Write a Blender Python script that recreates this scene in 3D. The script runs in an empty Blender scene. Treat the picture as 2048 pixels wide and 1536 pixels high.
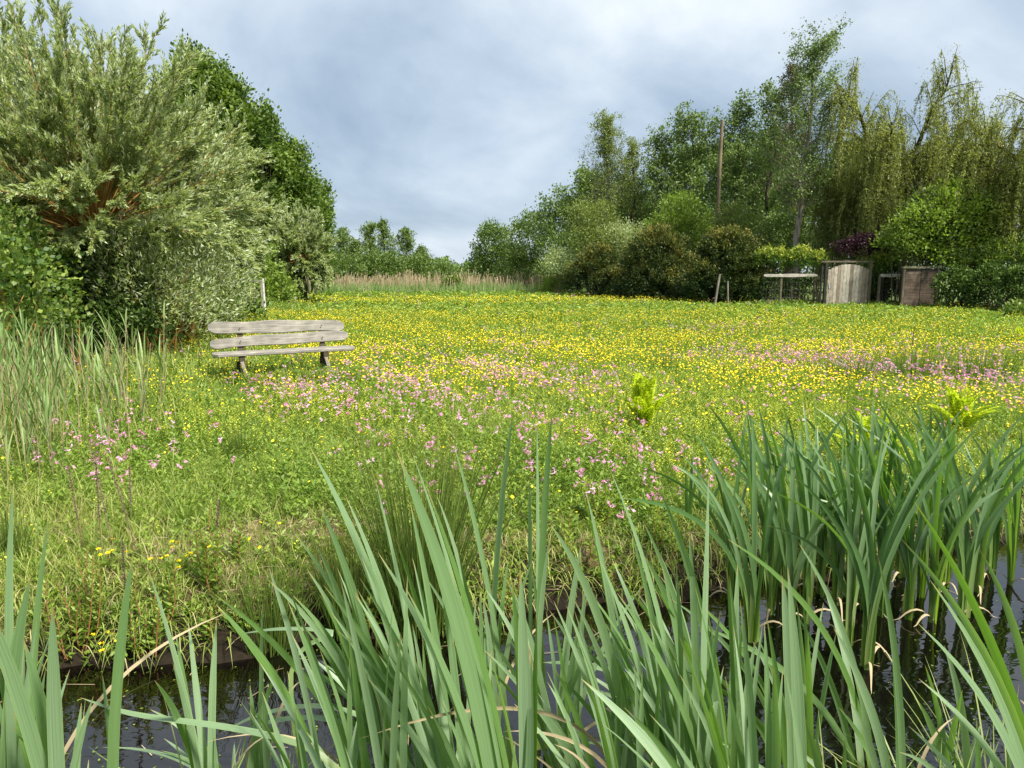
import bpy, math, random
import numpy as np

R = math.radians
rng = np.random.default_rng(11)
random.seed(5)
S = bpy.context.scene
COL = S.collection

# ------------------------------------------------------------------ camera
F = 1420.0                       # focal length in pixels of the 2048 px wide photograph
PITCH = math.atan(223 / F)
EYE = 1.55
cam_d = bpy.data.cameras.new('camera'); cam = bpy.data.objects.new('camera', cam_d); COL.objects.link(cam)
cam.location = (0, 0, EYE); cam.rotation_euler = (R(90) - PITCH, 0, 0)
cam_d.sensor_width = 36; cam_d.lens = 36 * F / 2048; cam_d.clip_start = 0.05; cam_d.clip_end = 6000
S.camera = cam

# ------------------------------------------------------------------ light and sky
SUN_TO = np.array([0.50, -0.42, 0.0]); SUN_EL = 52
az = math.atan2(SUN_TO[0], SUN_TO[1])
sd = bpy.data.lights.new('sun', 'SUN'); sun = bpy.data.objects.new('sun', sd); COL.objects.link(sun)
sd.energy = 4.2; sd.angle = R(7); sd.color = (1.0, 0.94, 0.84)
sun.rotation_euler = (R(90 - SUN_EL), 0, math.pi - az)
S.view_settings.view_transform = 'Standard'; S.view_settings.look = 'None'
S.view_settings.gamma = 1; S.view_settings.exposure = 1.22

W = bpy.data.worlds.new('World'); S.world = W; W.use_nodes = True
nt = W.node_tree; N = nt.nodes; L = nt.links
for n in list(N): N.remove(n)
def wn(t, **k):
    n = N.new(t)
    for a, b in k.items(): setattr(n, a, b)
    return n
out = wn('ShaderNodeOutputWorld'); bg = wn('ShaderNodeBackground'); bg2 = wn('ShaderNodeBackground')
sky = wn('ShaderNodeTexSky', sky_type='NISHITA', sun_disc=False)
sky.sun_elevation = R(SUN_EL); sky.sun_rotation = az; sky.dust_density = 1.5
L.new(sky.outputs[0], bg.inputs[0]); bg.inputs[1].default_value = 0.055
tc = wn('ShaderNodeTexCoord'); sx = wn('ShaderNodeSeparateXYZ'); L.new(tc.outputs['Generated'], sx.inputs[0])
def wmath(op, a, b=None, clamp=False):
    m = wn('ShaderNodeMath', operation=op, use_clamp=clamp)
    for i, v in enumerate((a, b)):
        if v is None: continue
        if isinstance(v, (int, float)): m.inputs[i].default_value = v
        else: L.new(v, m.inputs[i])
    return m.outputs[0]
zc = wmath('ADD', wmath('MAXIMUM', sx.outputs[2], 0.0), 0.34)
cx_ = wmath('DIVIDE', sx.outputs[0], zc); cy_ = wmath('DIVIDE', sx.outputs[1], zc)
cmb = wn('ShaderNodeCombineXYZ'); L.new(cx_, cmb.inputs[0]); L.new(cy_, cmb.inputs[1])
n1 = wn('ShaderNodeTexNoise'); n1.inputs['Scale'].default_value = 1.15; n1.inputs['Detail'].default_value = 7; n1.inputs['Roughness'].default_value = 0.55; n1.inputs['Distortion'].default_value = 0.35
mp = wn('ShaderNodeMapping'); mp.inputs['Location'].default_value = (3.1, 1.7, 0); mp.inputs['Scale'].default_value = (1.15, .85, 1); mp.inputs['Rotation'].default_value = (0, 0, R(-35))
L.new(cmb.outputs[0], mp.inputs[0]); L.new(mp.outputs[0], n1.inputs['Vector'])
n2 = wn('ShaderNodeTexNoise'); n2.inputs['Scale'].default_value = 4.2; n2.inputs['Detail'].default_value = 6
L.new(mp.outputs[0], n2.inputs['Vector'])
# cloud deck: thicker and darker low over the far fields, thinner overhead, a clear strip at the very horizon
el = sx.outputs[2]
rmp = wn('ShaderNodeValToRGB'); cr = rmp.color_ramp; cr.interpolation = 'EASE'
cr.elements[0].position = 0.0; cr.elements[0].color = (.66, .66, .66, 1)
cr.elements[1].position = 1.0; cr.elements[1].color = (.75, .75, .75, 1)
for p, v in ((.035, .58), (.07, .26), (.15, .32), (.26, .48), (.40, .66)):
    e = cr.elements.new(p); e.color = (v, v, v, 1)
L.new(el, rmp.inputs[0])
base = wmath('ADD', rmp.outputs[0], wmath('MULTIPLY', wmath('SUBTRACT', n1.outputs[0], 0.5), 2.3))
base = wmath('ADD', base, wmath('MULTIPLY', wmath('SUBTRACT', n2.outputs[0], 0.5), 0.42))
r2 = wn('ShaderNodeValToRGB'); c2 = r2.color_ramp
c2.elements[0].position = 0.0; c2.elements[0].color = (.195, .262, .345, 1)
c2.elements[1].position = 1.0; c2.elements[1].color = (.56, .60, .63, 1)
e = c2.elements.new(.45); e.color = (.335, .400, .475, 1)
L.new(base, r2.inputs[0]); L.new(r2.outputs[0], bg2.inputs[0]); bg2.inputs[1].default_value = 0.80
mx = wn('ShaderNodeMixShader'); mx.inputs[0].default_value = 0.88
L.new(bg.outputs[0], mx.inputs[1]); L.new(bg2.outputs[0], mx.inputs[2]); L.new(mx.outputs[0], out.inputs[0])
S.cycles.max_bounces = 7; S.cycles.diffuse_bounces = 3; S.cycles.transmission_bounces = 4; S.cycles.glossy_bounces = 3
S.cycles.caustics_reflective = False; S.cycles.caustics_refractive = False

# ------------------------------------------------------------------ helpers: where things stand
cp, sp = math.cos(PITCH), math.sin(PITCH)
def at(px, py, Y):
    """the place at distance Y that the photograph shows at this pixel"""
    u = (px - 1024) / F; v = (768 - py) / F
    dy = cp + sp * v; dz = -sp + cp * v
    s = Y / dy
    return np.array([u * s, Y, EYE + dz * s])
def ground_at(px, py, z=0.0):
    u = (px - 1024) / F; v = (768 - py) / F
    dy = cp + sp * v; dz = -sp + cp * v
    s = (z - EYE) / dz
    return np.array([u * s, dy * s, z])
def X(px, Y, py=560): return float(at(px, py, Y)[0])
def Z(py, Y): return float(at(1024, py, Y)[2])

WATER = -0.35
_e = [ground_at(px, py, WATER) for px, py in ((-300, 1400), (0, 1375), (300, 1330), (700, 1290), (1100, 1232), (1400, 1190), (1500, 1180), (1620, 1165), (1800, 1120), (2048, 1070), (2400, 1030))]
EX = np.array([p[0] for p in _e]); EY = np.array([p[1] for p in _e])
def wob(x, y, s=1.0, k=0.0):
    return (np.sin(x * 1.7 * s + 1.3 + k) * np.cos(y * 1.3 * s + 0.4 + k) + .5 * np.sin(x * 3.9 * s + y * 2.7 * s + 2 + k) + .25 * np.sin(x * 8.1 * s - y * 7.3 * s + k)) / 1.75
def edge(x): return np.interp(x, EX, EY) + .07 * np.sin(x * 5.1) + .04 * np.sin(x * 11.3 + 1)
def height(x, y):
    x = np.asarray(x, float); y = np.asarray(y, float)
    s = y - edge(x)
    t = np.clip(s / .62, 0, 1); t = 1 - (1 - t) ** 1.9
    far = WATER - .02 + t * (-WATER - .02) + .05 * wob(x, y, .8) * np.clip(s / 1.5, 0, 1) + .015 * wob(x, y, 5)*np.clip(s/.3, 0, 1)
    bed = WATER - .02 + np.maximum(s * .9, -.45)
    z = np.where(s > 0, far, bed)
    n = np.clip((1.15 - y) / .3, 0, 1)
    z = np.maximum(z, np.where(y < 1.15, -.8 + .78 * n, -9))
    return z + .10 * np.clip((y - 30) / 30, 0, 1)

# ------------------------------------------------------------------ helpers: objects
def tag(o, label=None, cat=None, group=None, kind=None):
    if label: o['label'] = label
    if cat: o['category'] = cat
    if group: o['group'] = group
    if kind: o['kind'] = kind
    return o
def thing(name, label, cat, loc=(0, 0, 0), rz=0, group=None):
    o = bpy.data.objects.new(name, None); COL.objects.link(o)
    o.location = tuple(float(c) for c in loc); o.rotation_euler = (0, 0, rz); o.empty_display_size = .1
    return tag(o, label, cat, group)
def unit(a): return a / np.maximum(np.linalg.norm(a, axis=-1, keepdims=True), 1e-9)

class MB:
    def __init__(s): s.v = []; s.f = []; s.m = []; s.t = []; s.al = []; s.ac = []; s.n = 0
    def add(s, v, f, tint=0.5, mat=0, along=0.0, across=None):
        v = np.asarray(v, np.float32).reshape(-1, 3); f = np.asarray(f, np.int64)
        s.v.append(v); s.f.append(f + s.n); s.m.append(np.full(len(f), mat, np.int32))
        s.t.append(np.broadcast_to(np.asarray(tint, np.float32), (len(v),)))
        s.al.append(np.broadcast_to(np.asarray(along, np.float32), (len(v),)))
        s.ac.append(np.zeros(len(v), np.float32) if across is None else np.asarray(across, np.float32).ravel())
        s.n += len(v)
    def build(s, name, mats, parent=None, smooth=True, origin=None):
        V = np.concatenate(s.v)
        if origin is not None: V = V - np.asarray(origin, np.float32)
        me = bpy.data.meshes.new(name)
        tot = np.concatenate([np.full(len(f), f.shape[1], np.int64) for f in s.f])
        loops = np.concatenate([f.ravel() for f in s.f])
        me.vertices.add(len(V)); me.vertices.foreach_set('co', V.ravel())
        me.loops.add(len(loops)); me.loops.foreach_set('vertex_index', loops.astype(np.int32))
        me.polygons.add(len(tot)); st = np.zeros(len(tot), np.int64); st[1:] = np.cumsum(tot)[:-1]
        me.polygons.foreach_set('loop_start', st.astype(np.int32))
        for m in (mats if isinstance(mats, (list, tuple)) else [mats]): me.materials.append(m)
        me.polygons.foreach_set('material_index', np.concatenate(s.m))
        me.polygons.foreach_set('use_smooth', np.full(len(tot), smooth, bool))
        a = me.attributes.new('tint', 'FLOAT', 'POINT'); a.data.foreach_set('value', np.concatenate(s.t).astype(np.float32))
        a = me.attributes.new('along', 'FLOAT', 'POINT'); a.data.foreach_set('value', np.concatenate(s.al).astype(np.float32))
        ac = np.concatenate(s.ac)
        if ac.any():
            a = me.attributes.new('across', 'FLOAT', 'POINT'); a.data.foreach_set('value', ac)
        me.update(calc_edges=True)
        o = bpy.data.objects.new(name, me); COL.objects.link(o)
        if parent is not None: o.parent = parent
        elif origin is not None: o.location = tuple(float(c) for c in origin)
        return o

def ribbons(mb, P, side, Wd, tint, fold=0.0, mat=0):
    """N strips along K points; fold>0 gives a V-shaped section"""
    N_, K, _ = P.shape
    if side.ndim == 2: side = np.repeat(side[:, None, :], K, 1)
    al = np.broadcast_to(np.linspace(0, 1, K)[None, :], (N_, K))
    tint = np.broadcast_to(np.asarray(tint, float).reshape(-1, 1), (N_, K))
    w = Wd[..., None] * .5
    if fold:
        T = unit(np.gradient(P, axis=1)); nrm = unit(np.cross(T, side))
        V = np.stack([P - side * w, P - nrm * w * fold, P + side * w], 2)
        c = 3
    else:
        V = np.stack([P - side * w, P + side * w], 2); c = 2
    idx = np.arange(N_ * K * c).reshape(N_, K, c)
    fs = []
    for j in range(c - 1):
        fs.append(np.stack([idx[:, :-1, j], idx[:, :-1, j + 1], idx[:, 1:, j + 1], idx[:, 1:, j]], -1).reshape(-1, 4))
    mb.add(V, np.concatenate(fs), np.repeat(tint[..., None], c, 2).ravel(), mat, np.repeat(al[..., None], c, 2).ravel(), np.broadcast_to(np.linspace(.001, 1, c), (N_, K, c)) if fold else None)

def tubes(mb, P, Rd, sides=5, tint=0.5, mat=0):
    P = np.asarray(P, float)
    if P.ndim == 2: P = P[None]; Rd = np.asarray(Rd, float)[None]
    N_, K, _ = P.shape
    Rd = np.broadcast_to(Rd, (N_, K))
    T = unit(np.gradient(P, axis=1))
    ref = np.where(np.abs(T[:, :1, 2:3]) > .9, np.array([1., 0, 0]), np.array([0, 0, 1.]))
    A = unit(np.cross(T, np.broadcast_to(ref, T.shape))); B = np.cross(T, A)
    a = np.linspace(0, 2 * np.pi, sides, endpoint=False)
    V = P[:, :, None] + (A[:, :, None] * np.cos(a)[:, None] + B[:, :, None] * np.sin(a)[:, None]) * Rd[..., None, None]
    idx = np.arange(N_ * K * sides).reshape(N_, K, sides); nx = np.roll(idx, -1, 2)
    f = np.stack([idx[:, :-1], nx[:, :-1], nx[:, 1:], idx[:, 1:]], -1).reshape(-1, 4)
    tint = np.broadcast_to(np.asarray(tint, float).reshape(-1, 1, 1), (N_, K, sides))
    al = np.broadcast_to(np.linspace(0, 1, K)[None, :, None], (N_, K, sides))
    mb.add(V, f, tint.ravel(), mat, al.ravel())
    mb.add(V[:, -1].reshape(-1, 3), np.arange(N_ * sides).reshape(N_, sides), tint[:, -1].ravel(), mat, 1.0)

def leaves(mb, pos, axis, Ln, Wd, tint, mat=0, flat=0.0, curl=.12):
    """one pointed leaf per row; flat>0 turns the blade's face towards the sky"""
    n = len(pos)
    axis = unit(axis)
    r = rng.normal(size=(n, 3)); r[:, 2] += flat * 3
    side = unit(np.cross(axis, r)); nrm = np.cross(side, axis)
    Ln = np.broadcast_to(Ln, (n,))[:, None]; Wd = np.broadcast_to(Wd, (n,))[:, None]
    mid = pos + axis * Ln * .42 + nrm * Ln * curl
    V = np.stack([pos, mid + side * Wd * .5, pos + axis * Ln, mid - side * Wd * .5], 1)
    mb.add(V, np.arange(n * 4).reshape(n, 4), np.repeat(np.broadcast_to(tint, (n,)), 4), mat)

def box(mb, c, s, rot=None, tint=0.5, mat=0, bev=.12):
    """a box with chamfered long edges, centre c, size s"""
    x, y, z = np.array(s) / 2.0; b = min(x, y, z) * bev * 2
    k = sorted(range(3), key=lambda i: s[i]); a0, a1, a2 = k[0], k[1], k[2]
    h = [x, y, z]; pr = [(-h[a0], -h[a1] + b), (-h[a0], h[a1] - b), (-h[a0] + b, h[a1]), (h[a0] - b, h[a1]), (h[a0], h[a1] - b), (h[a0], -h[a1] + b), (h[a0] - b, -h[a1]), (-h[a0] + b, -h[a1])]
    V = np.zeros((16, 3))
    for j, e in enumerate((-h[a2], h[a2])):
        for i, (p, q) in enumerate(pr): V[j * 8 + i, a0] = p; V[j * 8 + i, a1] = q; V[j * 8 + i, a2] = e
    if rot is not None: V = V @ np.array(rot).T
    V = V + np.array(c)
    i = np.arange(8); j = (i + 1) % 8
    mb.add(V, np.stack([i, j, j + 8, i + 8], 1), tint, mat); mb.add(V, np.array([i[::-1], i + 8]), tint, mat)
def rotm(ax, a):
    c, s = math.cos(a), math.sin(a)
    return np.array({'x': [[1, 0, 0], [0, c, -s], [0, s, c]], 'y': [[c, 0, s], [0, 1, 0], [-s, 0, c]], 'z': [[c, -s, 0], [s, c, 0], [0, 0, 1]]}[ax])

# ------------------------------------------------------------------ materials
def mat_base(name):
    m = bpy.data.materials.new(name); m.use_nodes = True
    t = m.node_tree; return m, t, t.nodes['Principled BSDF'], t.nodes['Material Output']
def ramp(t, stops):
    r = t.nodes.new('ShaderNodeValToRGB'); c = r.color_ramp
    c.elements[0].position = stops[0][0]; c.elements[0].color = (*stops[0][1], 1)
    c.elements[1].position = stops[-1][0]; c.elements[1].color = (*stops[-1][1], 1)
    for p, col in stops[1:-1]:
        e = c.elements.new(p); e.color = (*col, 1)
    return r
def leaf_mat(name, cols, trans=.3, rough=.5, back=None, spec=.3, tcol=None, tip=None):
    m, t, b, o = mat_base(name); N, L = t.nodes, t.links
    a = N.new('ShaderNodeAttribute'); a.attribute_name = 'tint'
    k = len(cols); r = ramp(t, [(i / (k - 1), c) for i, c in enumerate(cols)])
    L.new(a.outputs['Fac'], r.inputs[0]); col = r.outputs[0]
    if tip:
        al = N.new('ShaderNodeAttribute'); al.attribute_name = 'along'
        tr = ramp(t, [(tip[0], (0, 0, 0)), (1.0, (1, 1, 1))]); L.new(al.outputs['Fac'], tr.inputs[0])
        x = N.new('ShaderNodeMixRGB'); L.new(tr.outputs[0], x.inputs[0]); L.new(col, x.inputs[1]); x.inputs[2].default_value = (*tip[1], 1); col = x.outputs[0]
    if back:
        g = N.new('ShaderNodeNewGeometry'); x = N.new('ShaderNodeMixRGB'); L.new(g.outputs['Backfacing'], x.inputs[0])
        L.new(col, x.inputs[1]); x.inputs[2].default_value = (*back, 1); col = x.outputs[0]
    L.new(col, b.inputs['Base Color']); b.inputs['Roughness'].default_value = rough; b.inputs['Specular IOR Level'].default_value = spec
    if trans:
        tr = N.new('ShaderNodeBsdfTranslucent'); mx = N.new('ShaderNodeMixShader'); mx.inputs[0].default_value = trans
        h = N.new('ShaderNodeMixRGB'); h.blend_type = 'MULTIPLY'; h.inputs[0].default_value = 1; L.new(col, h.inputs[1]); h.inputs[2].default_value = (*(tcol or (1.5, 1.6, .7)), 1)
        L.new(h.outputs[0], tr.inputs[0]); L.new(b.outputs[0], mx.inputs[1]); L.new(tr.outputs[0], mx.inputs[2]); L.new(mx.outputs[0], o.inputs[0])
    return m
def bark_mat(name, c1, c2, scale=9, stretch=.25, rough=.9, bump=.5):
    m, t, b, o = mat_base(name); N, L = t.nodes, t.links
    tcn = N.new('ShaderNodeTexCoord'); mpn = N.new('ShaderNodeMapping'); mpn.inputs['Scale'].default_value = (1, 1, stretch)
    nz = N.new('ShaderNodeTexNoise'); nz.inputs['Scale'].default_value = scale; nz.inputs['Detail'].default_value = 6
    L.new(tcn.outputs['Object'], mpn.inputs[0]); L.new(mpn.outputs[0], nz.inputs['Vector'])
    r = ramp(t, [(.35, c1), (.65, c2)]); L.new(nz.outputs[0], r.inputs[0]); L.new(r.outputs[0], b.inputs['Base Color'])
    b.inputs['Roughness'].default_value = rough; b.inputs['Specular IOR Level'].default_value = .2
    bp = N.new('ShaderNodeBump'); bp.inputs['Strength'].default_value = bump; bp.inputs['Distance'].default_value = .02
    L.new(nz.outputs[0], bp.inputs['Height']); L.new(bp.outputs[0], b.inputs['Normal'])
    return m
def wood_mat(name, c1, c2, axis='x', moss=None, tint=False):
    m, t, b, o = mat_base(name); N, L = t.nodes, t.links
    tcn = N.new('ShaderNodeTexCoord'); mpn = N.new('ShaderNodeMapping')
    mpn.inputs['Scale'].default_value = {'x': (1.5, 30, 30), 'z': (30, 30, 1.5)}[axis]
    nz = N.new('ShaderNodeTexNoise'); nz.inputs['Scale'].default_value = 2.2; nz.inputs['Detail'].default_value = 8; nz.inputs['Roughness'].default_value = .65
    L.new(tcn.outputs['Object'], mpn.inputs[0]); L.new(mpn.outputs[0], nz.inputs['Vector'])
    r = ramp(t, [(.32, c1), (.68, c2)]); L.new(nz.outputs[0], r.inputs[0]); col = r.outputs[0]
    nb = N.new('ShaderNodeTexNoise'); nb.inputs['Scale'].default_value = 6; nb.inputs['Detail'].default_value = 5; L.new(tcn.outputs['Object'], nb.inputs['Vector'])
    r3 = ramp(t, [(.3, (.55, .55, .55)), (.75, (1.25, 1.22, 1.15))]); L.new(nb.outputs[0], r3.inputs[0])
    x = N.new('ShaderNodeMixRGB'); x.blend_type = 'MULTIPLY'; x.inputs[0].default_value = .7; L.new(col, x.inputs[1]); L.new(r3.outputs[0], x.inputs[2]); col = x.outputs[0]
    if tint:
        a = N.new('ShaderNodeAttribute'); a.attribute_name = 'tint'
        r4 = ramp(t, [(0, (.55, .47, .40)), (1, (1.35, 1.35, 1.3))]); L.new(a.outputs['Fac'], r4.inputs[0])
        x = N.new('ShaderNodeMixRGB'); x.blend_type = 'MULTIPLY'; x.inputs[0].default_value = 1; L.new(col, x.inputs[1]); L.new(r4.outputs[0], x.inputs[2]); col = x.outputs[0]
    if moss:
        nm = N.new('ShaderNodeTexNoise'); nm.inputs['Scale'].default_value = 4; nm.inputs['Detail'].default_value = 8; L.new(tcn.outputs['Object'], nm.inputs['Vector'])
        rm = ramp(t, [(.52, (0, 0, 0)), (.62, (.8, .8, .8))]); L.new(nm.outputs[0], rm.inputs[0])
        x = N.new('ShaderNodeMixRGB'); L.new(rm.outputs[0], x.inputs[0]); L.new(col, x.inputs[1]); x.inputs[2].default_value = (*moss, 1); col = x.outputs[0]
    L.new(col, b.inputs['Base Color']); b.inputs['Roughness'].default_value = .85; b.inputs['Specular IOR Level'].default_value = .2
    bp = N.new('ShaderNodeBump'); bp.inputs['Strength'].default_value = .5; bp.inputs['Distance'].default_value = .006
    L.new(nz.outputs[0], bp.inputs['Height']); L.new(bp.outputs[0], b.inputs['Normal'])
    return m

M = {}
M['grass'] = leaf_mat('grass_blades', [(.095, .150, .022), (.195, .262, .044), (.320, .385, .085), (.42, .37, .18)], .35, .55)
M['herb'] = leaf_mat('herb_leaves', [(.085, .155, .022), (.170, .265, .038), (.285, .380, .070)], .35, .5)
M['yellow'] = leaf_mat('buttercup_petals', [(.80, .56, .010), (.92, .74, .02)], .25, .35, tcol=(1, 1, .5))
M['rattle'] = leaf_mat('rattle_petals', [(.60, .60, .04), (.82, .80, .10)], .3, .5, tcol=(1, 1, .5))
M['pink'] = leaf_mat('pink_petals', [(.58, .16, .36), (.82, .38, .62), (.88, .56, .76)], .3, .5, tcol=(1, .9, 1))
M['rust'] = leaf_mat('sorrel_spikes', [(.22, .10, .04), (.36, .18, .08)], .2, .7)
M['straw'] = leaf_mat('dry_stems', [(.22, .165, .085), (.36, .29, .17), (.46, .39, .25)], .15, .7, tcol=(1, 1, 1))
def cattail_mat(name, cols, base):
    m = leaf_mat(name, cols, .30, .36, spec=.5, tcol=(1.5, 1.8, .30), tip=(.955, (.36, .28, .12)))
    t = m.node_tree; N, L = t.nodes, t.links; b = N['Principled BSDF']
    ac = N.new('ShaderNodeAttribute'); ac.attribute_name = 'across'; al = N.new('ShaderNodeAttribute'); al.attribute_name = 'along'
    cb_ = N.new('ShaderNodeCombineXYZ'); L.new(al.outputs['Fac'], cb_.inputs[1]); L.new(ac.outputs['Fac'], cb_.inputs[0])
    oi = N.new('ShaderNodeObjectInfo'); L.new(oi.outputs['Random'], cb_.inputs[2])
    mp_ = N.new('ShaderNodeMapping'); mp_.inputs['Scale'].default_value = (14, 1.2, 40); L.new(cb_.outputs[0], mp_.inputs[0])
    nz = N.new('ShaderNodeTexNoise'); nz.inputs['Scale'].default_value = 1.6; nz.inputs['Detail'].default_value = 4; L.new(mp_.outputs[0], nz.inputs['Vector'])
    r1 = ramp(t, [(.3, (.72, .76, .70)), (.7, (1.2, 1.18, 1.15))]); L.new(nz.outputs[0], r1.inputs[0])
    r2_ = ramp(t, [(0, (1.5, 1.45, .9)), (.04, (1, 1, 1)), (.96, (1, 1, 1)), (1, (1.5, 1.45, .9))]); L.new(ac.outputs['Fac'], r2_.inputs[0])
    r3 = ramp(t, [(0, base), (.42, (1, 1, 1))]); L.new(al.outputs['Fac'], r3.inputs[0])
    col = b.inputs['Base Color'].links[0].from_socket; tr = [n for n in N if n.type == 'BSDF_TRANSLUCENT'][0]; tm_ = tr.inputs[0].links[0].from_node
    for rr in (r1, r2_, r3):
        x = N.new('ShaderNodeMixRGB'); x.blend_type = 'MULTIPLY'; x.inputs[0].default_value = 1; L.new(col, x.inputs[1]); L.new(rr.outputs[0], x.inputs[2]); col = x.outputs[0]
    L.new(col, b.inputs['Base Color']); L.new(col, tm_.inputs[1])
    bp = N.new('ShaderNodeBump'); bp.inputs['Strength'].default_value = .25; bp.inputs['Distance'].default_value = .002; L.new(nz.outputs[0], bp.inputs['Height']); L.new(bp.outputs[0], b.inputs['Normal'])
    return m
M['cattail'] = cattail_mat('cattail_leaves_near', [(.105, .195, .050), (.170, .265, .135), (.270, .370, .245)], (1.5, 1.25, .6))
M['cattail_far'] = cattail_mat('cattail_leaves_stand', [(.060, .140, .034), (.115, .205, .085), (.190, .290, .155)], (1.7, 1.4, .8))
M['rush'] = leaf_mat('rush_stems', [(.055, .110, .016), (.105, .175, .026), (.19, .25, .05)], .2, .45, tip=(.85, (.20, .12, .04)))
M['sedge'] = leaf_mat('sedge_blades', [(.13, .20, .05), (.22, .28, .08), (.34, .36, .14)], .3, .45)
M['reed'] = leaf_mat('reed_leaves', [(.11, .18, .045), (.17, .26, .08), (.26, .34, .13)], .25, .5)
M['fern'] = leaf_mat('fern_fronds', [(.30, .38, .02), (.46, .54, .03), (.66, .70, .05)], .45, .5)
M['willow'] = leaf_mat('willow_leaves', [(.165, .220, .045), (.265, .330, .095), (.42, .48, .23)], .28, .42, back=(.40, .46, .28), spec=.5)
M['willow_bark'] = bark_mat('willow_shoots', (.22, .12, .03), (.38, .24, .07), 12)
M['oak'] = leaf_mat('broad_leaves', [(.040, .080, .014), (.100, .165, .026), (.20, .275, .05)], .28, .45)
M['alder'] = leaf_mat('alder_leaves', [(.070, .120, .028), (.125, .190, .048), (.20, .275, .080)], .28, .5)
M['birch'] = leaf_mat('birch_leaves', [(.110, .150, .036), (.170, .220, .056), (.24, .29, .085)], .3, .5)
M['bright'] = leaf_mat('bright_leaves', [(.105, .165, .026), (.175, .255, .040), (.27, .36, .07)], .35, .5)
M['weeping'] = leaf_mat('weeping_leaves', [(.165, .200, .040), (.250, .285, .065), (.37, .40, .11)], .32, .5)
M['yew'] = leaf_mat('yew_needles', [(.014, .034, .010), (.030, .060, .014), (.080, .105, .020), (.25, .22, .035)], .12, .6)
M['laurel'] = leaf_mat('laurel_leaves', [(.030, .080, .014), (.085, .155, .024), (.42, .46, .07)], .22, .5, spec=.22)
M['purple'] = leaf_mat('purple_leaves', [(.018, .007, .012), (.038, .013, .022), (.065, .022, .03)], .15, .5, tcol=(1.4, .8, .9))
M['ivy'] = leaf_mat('ivy_leaves', [(.030, .062, .014), (.065, .115, .024), (.15, .22, .05)], .15, .6, spec=.12)
M['bramble'] = leaf_mat('bramble_leaves', [(.045, .095, .018), (.115, .180, .032), (.29, .36, .075)], .32, .5)
M['brown'] = leaf_mat('brown_catkins', [(.085, .075, .045), (.15, .115, .075)], .1, .7)
M['bark'] = bark_mat('bark', (.045, .036, .026), (.115, .095, .07), 8)
M['bark_pale'] = bark_mat('pale_bark', (.14, .12, .095), (.27, .24, .195), 8)
M['snag'] = bark_mat('snag_bark', (.11, .085, .055), (.21, .17, .11), 5, .4)
M['bench'] = wood_mat('bench_wood', (.13, .12, .10), (.36, .345, .31), 'x')
M['bench_dark'] = wood_mat('bench_support_wood', (.045, .036, .027), (.10, .082, .062), 'z')
M['bench_leg'] = wood_mat('bench_leg_wood', (.20, .18, .15), (.38, .35, .29), 'z')
M['gate'] = wood_mat('gate_planks', (.25, .225, .19), (.48, .45, .40), 'z', tint=True)
M['post'] = wood_mat('post_wood', (.085, .072, .052), (.17, .145, .105), 'z')
M['darkpost'] = wood_mat('dark_post_wood', (.022, .02, .018), (.05, .045, .04), 'z')
M['rail'] = wood_mat('rail_wood', (.30, .275, .24), (.52, .49, .44), 'x')
M['screen'] = wood_mat('screen_reeds', (.11, .085, .068), (.21, .17, .14), 'x', tint=True)
M['mossy'] = wood_mat('mossy_top_wood', (.17, .145, .10), (.28, .25, .18), 'x', moss=(.10, .14, .03))
def plain(name, c, rough=.5, metal=0):
    m, t, b, o = mat_base(name); b.inputs['Base Color'].default_value = (*c, 1); b.inputs['Roughness'].default_value = rough; b.inputs['Metallic'].default_value = metal
    nz = t.nodes.new('ShaderNodeTexNoise'); nz.inputs['Scale'].default_value = 40
    bp = t.nodes.new('ShaderNodeBump'); bp.inputs['Strength'].default_value = .15; t.links.new(nz.outputs[0], bp.inputs['Height']); t.links.new(bp.outputs[0], b.inputs['Normal'])
    return m
M['white'] = plain('white_paint', (.46, .46, .42), .7)
M['metal'] = plain('pale_metal', (.6, .6, .58), .4, .6)
M['wire'] = plain('grey_wire', (.07, .07, .065), .6)

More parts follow.
